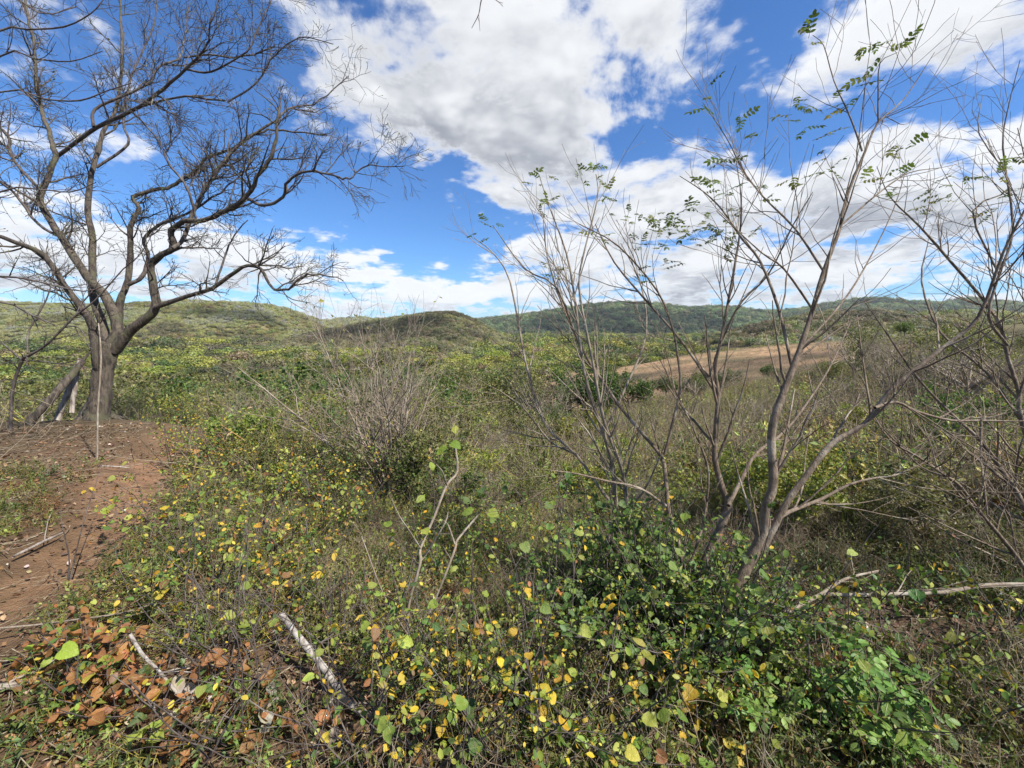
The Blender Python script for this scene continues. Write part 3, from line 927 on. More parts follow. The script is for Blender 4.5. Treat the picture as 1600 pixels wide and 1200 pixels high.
def tip_leaves(t, pixels, depth, base, n=4, size=.08):
    """pinnate leaves in a spray where the photo shows a leafy shoot tip"""
    for (x, y) in pixels:
        p = at(x, y, depth + rng.uniform(-.15, .15)) - base
        for k in range(n):
            d = unit(np.array([rng.uniform(-1, 1), rng.uniform(-1, 1), rng.uniform(-.25, .5)]))
            put_leaf(t, PINNATE[rng.integers(0, 4)], p + .03 * rng.standard_normal(3), d, (.3 * rng.standard_normal(), .3 * rng.standard_normal(), 1), size * rng.uniform(.7, 1.25), palette(1, DARKG, [2, 2, 1])[0])

bA = ground_hit(1100, 1045); dA = bA[1] * math.cos(PITCH) + (bA[2] - EYE) * math.sin(PITCH)
tA, _ = sapling('tallest grey brown sapling with thick forked stems rising from the green bush', None, [
    ([(1100,1050,25),(1125,980,25),(1150,920,24),(1183,853,23),(1195,823,22),(1197,793,20),(1208,753,19),(1205,693,17),(1210,653,16),(1228,603,14),(1250,545,12),(1270,484,11),(1287,424,9.5),(1314,352,8),(1325,302,7),(1352,236,6),(1372,192,4.5),(1413,154,3.4),(1460,82,1.6)], dA, dA + .15),
    ([(1347,236,4.5),(1330,187,3.6),(1303,126,2.8),(1287,71,2.2),(1270,55,1.5)], dA + .12, dA + .3),
    ([(1372,192,3.4),(1372,148,2.8),(1375,99,2.2),(1402,82,1.4)], dA + .13, dA - .1),
    ([(1195,823,12),(1233,800,9),(1283,780,7.5),(1327,757,6),(1367,747,5),(1400,742,3.6),(1450,720,2)], dA, dA + .35),
    ([(1190,860,16),(1215,812,15),(1233,780,14),(1260,743,13),(1300,693,12.5),(1350,663,12),(1373,633,11),(1402,600,11),(1479,539,10),(1529,495,8.5),(1567,396,7),(1605,320,5),(1640,240,3)], dA, dA - .2),
    ([(1367,637,8),(1400,628,7),(1433,643,6.4),(1487,657,6),(1533,657,5.4),(1610,658,4.4),(1680,650,3)], dA - .08, dA + .1),
    ([(1237,570,7),(1215,478,6),(1187,407,5),(1160,374,4.4),(1130,330,3.4),(1100,300,2.6),(1062,275,1.5)], dA + .05, dA + .5),
    ([(1287,424,5),(1242,357,4.4),(1193,308,3.6),(1160,264,3),(1135,215,2.2),(1098,160,1.4)], dA + .1, dA + .45),
    ([(1270,484,5),(1225,420,4),(1190,395,3),(1120,330,2)], dA + .1, dA - .2),
    ([(1314,352,5),(1375,300,4),(1420,270,3),(1470,262,1.6)], dA + .1, dA + .4),
    ([(1250,545,5),(1310,480,4.4),(1350,420,3.6),(1395,330,2.4),(1420,250,1.6)], dA + .1, dA + .55),
], 'smooth', 40, base=bA)
tip_leaves(tA, [(1265,60),(1370,75),(1395,85),(1350,120),(1270,160),(1235,178),(1310,165),(1268,208),(1095,165),(1160,195),(1140,240),(1390,240),(1430,245),(1120,290),(1290,250),(1260,280),(1330,280),(1130,300)], dA + .15, bA)

bB = ground_hit(1070, 1000)
dB = bB[1] * math.cos(PITCH) + (bB[2] - EYE) * math.sin(PITCH) + .1
tB, _ = sapling('slender sapling with bent mid grey stems between the tallest and the pale one', None, [
    ([(1065,1010,22),(1085,930,21),(1100,883,20),(1120,837,18),(1138,793,16),(1130,767,13),(1117,720,11),(1118,673,10),(1122,620,8.5),(1117,570,7),(1127,528,6),(1154,379,4.4),(1158,310,3),(1150,250,1.6)], dB, dB + .3),
    ([(1138,790,9),(1160,747,8),(1183,707,7),(1233,667,5.6),(1293,580,4),(1330,500,2.4)], dB, dB + .7),
    ([(1070,900,10),(1058,840,9.4),(1045,800,9),(1040,747,8.4),(1033,713,7.6),(997,670,6.6),(967,633,6),(940,593,5.4),(915,555,5),(880,480,4),(855,400,2.6),(848,330,1.5)], dB, dB + .5),
    ([(1038,710,6),(1053,653,5.5),(1063,603,5),(1058,550,4.6),(1050,511,4.4),(1028,456,3.8),(967,385,3),(905,350,1.8)], dB + .2, dB - .1),
    ([(1040,790,6),(1000,763,5),(950,752,4.2),(900,740,3),(860,735,1.8)], dB, dB - .3),
    ([(1080,880,6),(1100,810,5.4),(1107,740,4.6),(1092,690,3.8),(1060,620,2.6),(1030,560,1.6)], dB, dB + .3),
    ([(1122,620,6),(1070,540,5),(1010,470,4.2),(960,410,3.2),(930,350,2)], dB + .2, dB + .8),
    ([(1127,528,5),(1160,470,4.4),(1200,430,3.6),(1240,350,2.6),(1270,300,1.6)], dB + .2, dB - .1),
], 'smooth', 40, base=bB)
tip_leaves(tB, [(1020,345),(1060,345),(1035,365),(1080,330),(1075,370),(1150,330),(1125,380),(1170,360),(1000,330),(990,430),(1045,415),(1190,300),(1100,285),(1140,400),(1010,350),(1040,335),(1055,355),(1030,380),(1068,345),(1110,345),(1130,360),(1010,385),(1085,360)], dB + .3, bB)

bC = ground_hit(1000, 935)
dC = bC[1] * math.cos(PITCH) + (bC[2] - EYE) * math.sin(PITCH)
tC, _ = sapling('pale grey sapling leaning left, nearest the middle of the photo', None, [
    ([(1005,940,17),(993,873,14),(980,823,12),(963,793,10),(957,727,8),(943,677,7),(920,610,6),(907,545,5.4),(899,473,4.6),(885,396,3.6),(857,319,2.4),(842,272,1.5)], dC, dC + .2),
    ([(1000,920,13),(985,840,10),(977,760,8),(967,720,7),(943,655,6),(925,560,5),(905,450,4),(915,385,3.4),(934,308,2.4),(931,272,1.5)], dC, dC - .2),
    ([(963,797,7),(933,757,6),(900,710,5.2),(850,660,4.6),(820,560,4),(797,440,3),(770,395,2.2),(741,372,1.4)], dC, dC + .5),
    ([(900,710,4),(860,690,3.4),(820,640,2.8),(780,610,2)], dC + .2, dC),
    ([(943,677,5),(980,600,4.4),(1010,520,3.6),(1000,440,2.6),(970,380,1.6)], dC + .1, dC + .5),
    ([(907,545,4),(870,450,3.4),(820,420,2.6),(770,352,1.5)], dC + .1, dC - .2),
], 'pale', 30, base=bC)
tip_leaves(tC, [(832,268),(845,318),(918,262),(955,305),(770,355),(742,372),(905,275),(855,425),(880,420),(940,370),(850,280),(925,268),(860,322),(950,310),(990,350),(970,340)], dC + .1, bC, 3)

eB = at(1660, 985, 3.0); eB[2] = H(eB[0], eB[1])
tD, _ = sapling('grey sapling leaning in from the right edge with crossing branches', None, [
    ([(1660,985,16),(1600,887,13),(1567,843,11),(1533,803,9.5),(1500,760,8),(1480,745,7),(1433,713,5.4),(1390,687,4),(1360,640,2.4)], 3.0, 2.7),
    ([(1670,960,17),(1600,793,14),(1577,753,12),(1533,690,9),(1487,647,7),(1433,590,5),(1385,520,3.4),(1350,470,2)], 3.0, 3.2),
    ([(1660,860,13),(1597,660,11),(1593,617,10),(1575,560,9),(1556,495,7.5),(1484,407,6),(1435,352,4.6),(1391,308,2.6),(1370,260,1.5)], 3.0, 2.9),
    ([(1575,540,7),(1545,495,6.6),(1561,429,6),(1583,357,5.4),(1567,231,4.4),(1575,170,3),(1594,93,1.6)], 2.95, 2.8),
    ([(1533,650,6),(1533,710,5.4),(1538,760,5),(1543,805,3.6)], 3.1, 2.9),
    ([(1561,429,5),(1520,330,4.4),(1580,290,3.6),(1530,210,2.6),(1535,150,1.6)], 2.9, 3.3),
    ([(1480,745,5),(1440,730,4),(1400,690,3),(1350,640,2)], 2.85, 3.2),
    ([(1597,660,7),(1540,580,6),(1470,520,5),(1440,440,4),(1450,380,2.4)], 3.0, 3.5),
    ([(1593,617,7),(1620,520,6),(1600,400,5),(1610,300,4),(1590,200,2)], 3.0, 3.0),
], 'smooth', 40, base=eB)
tip_leaves(tD, [(1590,250),(1575,265),(1530,285),(1500,275),(1460,300),(1440,330),(1550,320),(1390,310),(1480,310),(1535,330),(1585,300)], 3.0, eB)

# pale young plant in the middle foreground
bP = ground_hit(629, 1066)
dP = bP[1] * math.cos(PITCH) + (bP[2] - EYE) * math.sin(PITCH)
tP, tipsP = traced_tree('young_tree', 'pale thin forked young tree with few bright leaves in the middle foreground', 'young tree', None, dP, [
    ([(629,1070,8),(636,1006,7),(639,944,6.4),(657,879,6),(657,857,5.4),(678,809,5),(698,758,5),(715,736,4.4),(711,695,3)], dP, dP + .25),
    ([(643,1020,5),(684,927,4.6),(711,858,5),(715,843,4.4),(746,806,3.6),(752,796,2)], dP, dP + .1),
    ([(657,857,3.4),(640,830,3),(624,806,2),(612,780,1.4)], dP + .1, dP),
    ([(660,868,4),(667,863,3.6),(695,818,2.6),(700,800,1.6)], dP + .1, dP + .2),
    ([(711,851,3.4),(700,820,2.6),(690,812,1.6)], dP + .1, dP),
    ([(636,990,3),(600,930,2.6),(565,838,1.6)], dP, dP + .15),
    ([(698,758,3),(690,735,2.4),(672,718,1.4)], dP + .2, dP + .1),
], 'pale', [(.35, .12, 45, .4, 3, .1, .05, .1)], base=bP, sides=7)
for (x, y) in [(700, 690), (712, 684), (745, 800), (757, 797), (668, 770), (660, 824), (612, 840), (612, 825), (672, 716), (705, 700)]:
    put_leaf(tP, HEARTS[rng.integers(0, 5)], at(x, y, dP + .15) - bP, (rng.uniform(-1, 1), rng.uniform(-.6, .6), rng.uniform(-.3, .5)), (.2, -.5, 1), rng.uniform(.048, .066), palette(1, [(.24, .31, .04), (.15, .23, .03), (.26, .28, .05)], [1, 1, 1])[0])

# sprouts on the path, fallen wood
traced_tree('path_sprout', 'dark leafless sprout with thin stems growing on the dirt path', 'sprout', (108, 902), 2.6, [
    ([(106,905,4),(108,870,3),(97,820,2),(95,795,1.2)], 2.6, 2.65), ([(110,905,4),(118,865,3),(135,800,2.4),(150,755,1.4),(158,725,1)], 2.6, 2.7), ([(113,905,3.4),(128,860,2.4),(145,815,1.4)], 2.6, 2.5)],
    'twig', [(.3, .12, 35, .4, 3, .08, .05, .05)])

LYING = []
def lying(name, label, cat, pts, mat, lift=0.03, sides=8, knobs=.08, splinter=False):
    """wood lying on the ground: pixels traced to the ground, lifted by its own radius"""
    S = []
    for x, y, w, l in pts:
        p = ground_hit(x, y)
        v = ray(x, y); dd = (p - CAM) @ FWD
        k = l / max(.05, -v[2])            # raise towards the eye so that the trace is kept
        dd = dd - k
        p = CAM + dd * v
        S.append((*p, .42 * w / FPX * dd * wcos(x, y)))
    S = smooth_poly(np.array(S), 4); b0 = S[0, :3].copy()
    LYING.extend([tuple(v_[:2]) for v_ in S])
    mb = MB(); mb.tube(S[:, :3] - b0, S[:, 3], sides, cap=True, knobs=knobs)
    for k in range(3 if len(pts) > 4 else 1):       # broken side twigs
        i = rng.integers(3, len(S) - 3); T = unit(S[i + 1, :3] - S[i, :3]); sd_ = unit(np.cross(T, rng.standard_normal(3))); sd_[2] = abs(sd_[2]) * .6
        Q = wander(S[i, :3] - b0, unit(T + sd_), rng.uniform(.08, .3), 4, .12); mb.tube(Q, np.linspace(S[i, 3] * .4, .002, 5), 5)
    o = link(name, mb.mesh(name, M[mat]), None, tuple(b0))
    return tag(o, label, cat)

lying('fallen_branch', 'bleached white fallen branch lying among yellow leaves', 'branch', [(440,960,13,.22),(462,990,15,.18),(500,1035,16,.12),(522,1068,18,.08),(545,1100,18,.05),(600,1130,13,.04),(655,1178,10,.03)], 'white')
lying('broken_stick', 'short pale tan stick with cut end sloping over the dry leaves', 'stick', [(204,992,9,.28),(222,1022,9,.22),(245,1045,8,.16),(268,1072,8,.1),(296,1108,7,.04)], 'white', knobs=.05)
lying('thin_branch', 'long thin tan branch lying across the path edge', 'branch', [(-30,984,6,.06),(60,976,6,.06),(120,968,5,.1),(190,958,5,.14),(250,940,3.4,.2)], 'pale', knobs=.05)
lying('half_buried_log', 'pale weathered log end at the lower left edge', 'log', [(-60,1084,24,.04),(0,1074,24,.05),(40,1068,18,.04),(62,1063,10,.02)], 'dead', knobs=.12)
lying('path_stick', 'dark short stick lying on the dirt path', 'stick', [(20,870,7,.02),(60,850,8,.03),(98,832,5,.02)], 'dead')
lying('pale_twig', 'thin pale twig lying on the ground below the upright stick', 'twig', [(160,728,3,.02),(182,729,3,.03),(204,731,2.4,.02)], 'white')
lying('dead_branch', 'long grey dead branch lying level over the dark herbs at right', 'branch', [(1285,928,9,.25),(1340,930,10,.27),(1400,928,10,.28),(1478,925,11,.3),(1540,914,10,.32),(1620,912,9,.33)], 'pale')
lying('forked_dead_branch', 'sloping dead branch with thin side shoots right of the tallest sapling', 'branch', [(1190,985,8,.2),(1235,955,9,.24),(1280,930,8,.28),(1320,905,7,.33),(1372,892,5,.35)], 'pale')

# ------------------------------------------------------------------ leafy plants of the foreground, leaf by leaf
GREEN = [(.10, .165, .035), (.15, .22, .04), (.08, .135, .035)]
YEL = [(.55, .38, .03), (.60, .44, .06), (.50, .30, .03)]
LIME = [(.27, .31, .05), (.34, .36, .07), (.21, .27, .04)]
BRN = [(.30, .13, .045), (.22, .11, .05), (.36, .17, .06)]
def mixcol(w):      # weights of green, lime, yellow, brown
    k = rng.choice(4, p=np.array(w) / np.sum(w))
    return palette(1, (GREEN, LIME, YEL, BRN)[k], [1, 1, 1], .15)[0]

def leafy_plant(name, label, group, p, h, nst, nleaf, size, w, meshes, stem='twig', spread=.5, hang=.25, cat='plant', small=0):
    t = thing(name, label, cat, p, group)
    mb = MB(); sites = []
    for k in range(nst):
        d = unit(np.array([spread * rng.standard_normal(), spread * rng.standard_normal(), 1.0]))
        Q = wander((.03 * rng.standard_normal(), .03 * rng.standard_normal(), -.02), d, h * rng.uniform(.7, 1.15), 6, .13, .02, .06)
        mb.tube(Q, np.linspace(.0042, .0015, len(Q)), 4)
        sites.append(Q)
        for s in range(2):
            i = rng.integers(1, 5)
            B = wander(Q[i], unit(Q[i + 1] - Q[i] + .8 * rng.standard_normal(3) * [1, 1, .4]), h * rng.uniform(.25, .5), 4, .13, .04, .06)
            mb.tube(B, np.linspace(.0026, .0011, len(B)), 3); sites.append(B)
    link('stem', mb.mesh(name + '_stem', M[stem]), t)
    for k in range(nleaf):
        Q = sites[rng.integers(0, len(sites))]
        f = (len(Q) - 1) * (1 - rng.uniform(0, .75) ** 1.4); i = min(int(f), len(Q) - 2); f -= i
        pos = Q[i] * (1 - f) + Q[i + 1] * f
        a = rng.uniform(0, 6.28)
        d = np.array([math.cos(a), math.sin(a), rng.uniform(-.5, .35) - hang])
        nor = np.array([.45 * rng.standard_normal(), .45 * rng.standard_normal() - .25, 1])
        c = mixcol(w)
        me = meshes[rng.integers(0, len(meshes))]
        if c[0] > c[1] * 1.7 and rng.random() < .5: me = CURLS[rng.integers(0, 3)]
        put_leaf(t, me, pos, d, nor, size * rng.uniform(.45, 1.2), c)
    if small:       # the many leaves too small to pick out
        i = rng.integers(0, len(sites), small)
        f = [rng.uniform(.5, len(sites[a]) - 1.01) for a in i]
        P = np.array([sites[a][int(b_)] * (1 - b_ % 1) + sites[a][int(b_) + 1] * (b_ % 1) for a, b_ in zip(i, f)]) + .02 * rng.standard_normal((small, 3))
        D_ = unit(rng.standard_normal((small, 3)) - [0, 0, hang]); L = size * rng.uniform(.28, .75, small)
        mb = MB(); mb.leaves(P, D_, .6 * rng.standard_normal((small, 3)) + [0, -.2, 1], L, L * .95, OVAL, np.array([mixcol(w) for _ in range(small)]))
        link('small_leaves', mb.mesh(name + '_small_leaves', M['leaf']), t, kind='stuff')
    return t

def zone(poly, n, mind=.0):
    poly = np.array(poly, float)
    lo, hi = poly.min(0), poly.max(0)
    out = []
    while len(out) < n:
        p = rng.uniform(lo, hi)
        c = False; j = len(poly) - 1
        for i in range(len(poly)):
            a, b_ = poly[i], poly[j]
            if (a[1] > p[1]) != (b_[1] > p[1]) and p[0] < (b_[0] - a[0]) * (p[1] - a[1]) / (b_[1] - a[1]) + a[0]: c = not c
            j = i
        if c: out.append(p)
    return out

ZONES = [
    # name, label, group, polygon of the plants' feet, count, height, stems, leaves, leaf size, weights, meshes
    ('heart_leaf_plant', 'yellowing plant between path and white fallen branch', 'yellowing plants beside the path',
     [(165,905),(205,800),(290,715),(480,735),(540,900),(480,1000),(280,1010),(200,960)], 38, .58, 3, 20, .050, (3, 4.4, 2.6, 1.4), HEARTS),
    ('heart_leaf_plant', 'tall yellow and green plant at bottom middle', 'yellow leaved plants at the bottom middle',
     [(560,1190),(620,1080),(720,1040),(880,1060),(960,1130),(900,1240),(600,1250)], 22, .74, 3, 22, .045, (3, 4.2, 2.8, .8), HEARTS),
    ('green_leaf_plant', 'green broad leaved plant at the saplings foot', 'green plants around the sapling feet',
     [(800,980),(880,930),(990,900),(1090,930),(1130,1010),(1060,1040),(900,1060)], 20, .8, 4, 26, .055, (9, 1.4, .4, .1), HEARTS),
    ('drooping_leaf_plant', 'hanging leaved plant below the level dead branch', 'drooping plants on the right slope',
     [(1130,1060),(1200,960),(1330,950),(1500,960),(1600,1010),(1580,1130),(1400,1140),(1200,1140)], 24, .5, 3, 16, .055, (6, 3, .9, .5), OVALS),
    ('green_bush', 'leafy green bush hiding the base of the tallest sapling', 'green bushes before the tallest sapling',
     [(1010,1010),(1120,1000),(1190,1010),(1180,1075),(1080,1085),(1000,1070)], 13, .82, 5, 14, .05, (9, 2.2, .3, .05), HEARTS),
    ('green_bush', 'tall green bush left of the sapling feet', 'tall green bushes left of the sapling feet',
     [(840,960),(960,900),(1040,930),(1000,1000),(880,1020)], 10, .95, 5, 14, .055, (9, 2, .3, .05), HEARTS),
    ('seedling', 'small yellow leaved seedling on bare soil', 'yellow seedlings by the bare soil',
     [(1010,1120),(1110,1090),(1130,1180),(1030,1220)], 6, .34, 2, 10, .055, (2, 3, 3, .3), HEARTS),
    ('dry_leaf_plant', 'wilted brown leaved plant at lower left', 'wilted brown plants at lower left',
     [(100,1010),(250,990),(380,1080),(300,1180),(120,1130)], 12, .36, 3, 16, .06, (1.4, 1, .4, 6), HEARTS),
]
for nm, lb, gr, poly, cnt, h, nst, nl, sz, w, ms in ZONES:
    for (x, y) in zone(poly, cnt):
        p = ground_hit(x, y)
        leafy_plant(nm, lb, gr, p, h * rng.uniform(.75, 1.25), nst, int(nl * rng.uniform(.7, 1.3)), sz, w, ms, hang=.6 if nm == 'drooping_leaf_plant' else .2, small=260 if nm == 'green_bush' else (130 if nm == 'green_leaf_plant' else 75))

for (x, y) in zone([(240, 705), (275, 676), (420, 680), (560, 700), (640, 790), (560, 860), (430, 780), (290, 760)], 46):
    leafy_plant('bank_plant', 'waist high yellow green plant along the bank', 'yellow green plants along the bank above the path edge', ground_hit(x, y), rng.uniform(.5, .95), 4, 0, .06, (3, 4, 2, 1.0), HEARTS, small=170)
for (x, y) in zone([(640, 800), (900, 720), (1000, 800), (900, 900), (700, 960)], 30):
    leafy_plant('slope_plant', 'yellow green herb behind the pale young tree', 'yellow green herbs on the middle slope', ground_hit(x, y), rng.uniform(.4, .75), 4, 0, .055, (4, 5, 1.2, .3), HEARTS, small=170)

for (x, y) in zone([(260, 1010), (480, 960), (720, 1080), (800, 1230), (300, 1230)], 14):
    leafy_plant('dead_stem_plant', 'leafless dark stemmed plant at bottom left', 'dead dark stemmed plants near the white branch', ground_hit(x, y), rng.uniform(.45, .85), 4, 0, .04, (1, 1, 1, 3), HEARTS, spread=.45, small=8)

# bright herbs, bottom right
for (x, y, lb, h, n, sz) in [(1400, 1165, 'bright green many leaved herb at the bottom right', .36, 85, .085), (1215, 1150, 'bright green herb left of the larger bottom right herb', .32, 50, .075), (1290, 1120, 'smaller green herb between the two bright bottom right herbs', .3, 30, .075), (965, 1195, 'small bright green plant on soil at the bottom edge', .16, 10, .08)]:
    p = ground_hit(x, y)
    t = thing('bright_herb', lb, 'herb', p)
    mb = MB(); ss = []
    for k in range(9):
        Q = wander((0, 0, -.02), unit(np.array([.75 * rng.standard_normal(), .6 * rng.standard_normal(), 1])), h * rng.uniform(.7, 1.2), 5, .1, .03)
        mb.tube(Q, np.linspace(.005, .002, 6), 4, (.9, 1, .6)); ss.append(Q)
    link('stem', mb.mesh('herb_stem', M['smooth']), t)
    for k in range(n):
        Q = ss[rng.integers(0, 9)]; i = rng.integers(2, 6); a = rng.uniform(0, 6.28)
        put_leaf(t, HERBLEAF[rng.integers(0, 3)], Q[i], (math.cos(a), math.sin(a), rng.uniform(-.1, .6)), (.3 * rng.standard_normal(), .3 * rng.standard_normal() - .3, 1), sz * rng.uniform(.7, 1.2), palette(1, [(.15, .26, .045), (.20, .31, .06), (.11, .20, .04), (.25, .31, .07)], [2, 2, 2, 1], .18)[0])

# heap of large dry leaves at the lower left, each leaf its own
hp = ground_hit(370, 1140)
t = thing('dry_leaf_heap', 'heap of pale grey and orange dry leaves at the lower left', 'dry leaves', hp)
for k in range(60):
    x, y = 370 + 75 * rng.standard_normal(), 1140 + 35 * rng.standard_normal()
    p = ground_hit(x, y); a = rng.uniform(0, 6.28)
    put_leaf(t, CURLS[rng.integers(0, 3)], p - hp + [0, 0, rng.uniform(.01, .09)], (math.cos(a), math.sin(a), rng.uniform(-.3, .5)), rng.standard_normal(3) * .5 + [0, 0, 1], rng.uniform(.05, .085), palette(1, [(.42, .33, .28), (.36, .17, .06), (.50, .42, .36), (.28, .13, .05)], [2, 2, 1, 1])[0])

# ------------------------------------------------------------------ shrubs and scrub behind
def shrub_meshes(key, h, nst, spread, spec, nleaf, lsize, lcols, lw, bark, seed_up=.03):
    """one shrub as (branches, foliage) mesh data, base at the origin"""
    mb = MB(); tips = []
    for k in range(nst):
        d = unit(np.array([*(spread * np.clip(rng.standard_normal(2), -1.35, 1.35)), 1.0]))
        L = h * rng.uniform(.65, 1.1)
        Q = wander((.06 * rng.standard_normal(), .06 * rng.standard_normal(), -.05), d, L, 7, .08, seed_up, .05)
        rr = np.linspace(.010 * h, .003, len(Q)); mb.tube(Q, rr, 4)
        ramify(mb, Q, rr, 0, spec, tips)
    br = mb.mesh(key + '_branches', M[bark])
    if not nleaf: return br, None
    i = rng.integers(0, len(tips), nleaf)
    f = rng.uniform(0, 1, nleaf)
    p = np.array([tips[a][2][min(int(b_ * (len(tips[a][2]) - 1) + .5), len(tips[a][2]) - 1)] for a, b_ in zip(i, f)]) + .03 * h * rng.standard_normal((nleaf, 3))
    d = unit(rng.standard_normal((nleaf, 3)) + [0, 0, .1]); nn = rng.standard_normal((nleaf, 3)) * .7 + [0, 0, .8]
    L = lsize * rng.uniform(.6, 1.4, nleaf)
    mb = MB(); mb.leaves(p, d, nn, L, L * .62, DIAM, palette(nleaf, lcols, lw, .2))
    return br, mb.mesh(key + '_foliage', M['leaf'], False)

sp2 = [(.10, .6, 40, .15, 5, .12, .05, .06), (.075, .3, 42, .15, 3, .14, .04, .08)]
sp2b = [(.16, .6, 42, .2, 5, .12, .05, .06), (.14, .3, 42, .2, 3, .14, .04, .08)]
OLV = [(.15, .16, .045), (.21, .20, .065), (.11, .125, .035), (.27, .235, .09)]
GRN = [(.075, .125, .03), (.11, .165, .035), (.055, .095, .025), (.16, .20, .045)]
YGR = [(.22, .26, .045), (.28, .29, .06), (.16, .21, .04), (.36, .32, .06)]
SHRUBS = {
    'bare': [shrub_meshes('bare_shrub', 1.6, 17, .45, sp2, 250, .035, OLV, [1, 1, 1, 1], 'grey') for _ in range(2)],
    'olive': [shrub_meshes('olive_shrub', 1.4, 9, .5, sp2b, 2600, .05, OLV, [3, 3, 2, 1], 'grey') for _ in range(3)],
    'green': [shrub_meshes('green_shrub', 1.2, 9, .55, sp2b, 3000, .055, GRN, [3, 3, 2, 1], 'twig') for _ in range(2)],
    'lime': [shrub_meshes('lime_shrub', 1.0, 9, .6, sp2b, 2600, .055, YGR, [3, 2, 3, 1], 'grey') for _ in range(2)],
}
SH_WORDS = {'bare': 'leafless grey shrub', 'olive': 'olive leaved shrub', 'green': 'dense dark green shrub', 'lime': 'yellow green leafy shrub'}

SHRUB_H = {'bare': 1.95, 'olive': 1.75, 'green': 1.5, 'lime': 1.3}
def put_shrub(kind, p, s, label, group=None, tint=None):
    v = np.array(p) - CAM; d = v @ FWD; hpx = 800 + FPX * v[0] / d
    line = 566 if hpx < 760 else (605 if hpx < 1150 else (588 if hpx < 1330 else 520))
    if hpx > 760 and d < 12: line = max(line, 640 if hpx < 1350 else 600)          # the scrub tops out about this sight line
    if group:
        reach = (EYE - (line + rng.uniform(0, 150 if d < 9 else 45) - 512) / FPX * d - p[2]) / SHRUB_H[kind]
        s = min(max(reach * rng.uniform(.8, 1.0), .4), 3.0)
    br, fo = SHRUBS[kind][rng.integers(0, len(SHRUBS[kind]))]
    t = thing(kind + '_shrub' if kind in ('bare', 'green', 'olive') else 'leafy_shrub', label, 'shrub', p, group)
    t.rotation_euler = (0, 0, rng.uniform(0, 6.28)); t.scale = (s * rng.uniform(.9, 1.15), s * rng.uniform(.9, 1.15), s * rng.uniform(.85, 1.1))
    link('branches', br, t)
    if fo:
        o = link('foliage', fo, t, kind='stuff')
        k = rng.uniform(.8, 1.2); o.color = (k * rng.uniform(.9, 1.15), k, k * rng.uniform(.85, 1.1), 1)
    return t

NAMED = [  # kind, foot pixel, scale, label
    ('bare', (610, 775), 1.35, 'wide leafless purplish grey shrub in the middle, behind the pale young tree'),
    ('bare', (420, 690), 1.0, 'grey twiggy shrub just right of the path crest'),
    ('green', (700, 800), .7, 'dark green feathery shrub right behind the top of the pale young tree'),
    ('green', (1470, 735), .9, 'round very dark green bush under the crossing branches at right'),
    ('bare', (850, 690), 1.9, 'greyish thorny leafless shrub left of the brown field'),
    ('green', (760, 640), 1.6, 'rounded mid green bush at the near corner of the brown field'),
    ('green', (960, 600), 2.4, 'dark green round bush on the brown field'),
    ('green', (800, 575), 2.6, 'dark flat topped bush at the left end of the brown field'),
    ('bare', (1400, 640), 1.4, 'clump of pale upright bare stems behind the right saplings'),
    ('lime', (400, 720), .8, 'yellow green shrub on the bank beside the path crest'),
]
for k, px, s, lb in NAMED:
    put_shrub(k, ground_hit(*px), s, lb)

def side_word(x, y):
    a = math.degrees(math.atan2(x, y))
    if a < -22: return 'right of the path'
    if a < 3: return 'straight ahead'
    if a < 25: return 'behind the saplings'
    return 'at far right'

taken = []
cnt = 0
for _try in range(9000):
    if cnt >= 360: break
    a = R(rng.uniform(-47, 52) if rng.random() < .6 else rng.uniform(-45, 6)); r = 4.6 * (46 / 4.6) ** rng.uniform(0, 1)
    x, y = r * math.sin(a), r * math.cos(a)
    if path_dist(x, y)[0] < 1.0 and y < 8.5: continue
    if x < -4.0 - .2 * y and y < 9: continue
    if in_field(np.array([x]), np.array([y]))[0] > .6 and rng.random() < .75: continue
    if any((x - u) ** 2 + (y - v) ** 2 < (.045 * r + .22) ** 2 for u, v in taken): continue
    taken.append((x, y)); cnt += 1
    right = a > R(25)
    k = rng.choice(['bare', 'olive', 'green', 'lime'], p=(([.32, .34, .05, .29] if r < 9 else [.42, .34, .05, .19]) if a > R(4) else ([.2, .40, .05, .35] if r < 10 else [.34, .50, .09, .07])) if not right else [.28, .34, .12, .26])
    if R(2) < a and r < 13: k = rng.choice(['bare', 'olive', 'green', 'lime'], p=[.12, .26, .05, .57])
    s = rng.uniform(.75, 1.3) * (1 + .010 * r) * (1.5 if a < R(10) and 7 < r < 30 else 1.0) * (1.25 if right and r > 9 else 1.0)
    if r < 7: s *= .75
    band = 'near' if r < 9 else ('further off' if r < 20 else 'far off')
    put_shrub(k, (x, y, H(x, y)), s, '%s %s, %s' % (SH_WORDS[k], side_word(x, y), band), '%s %s %s' % (SH_WORDS[k] + 's', side_word(x, y), band))

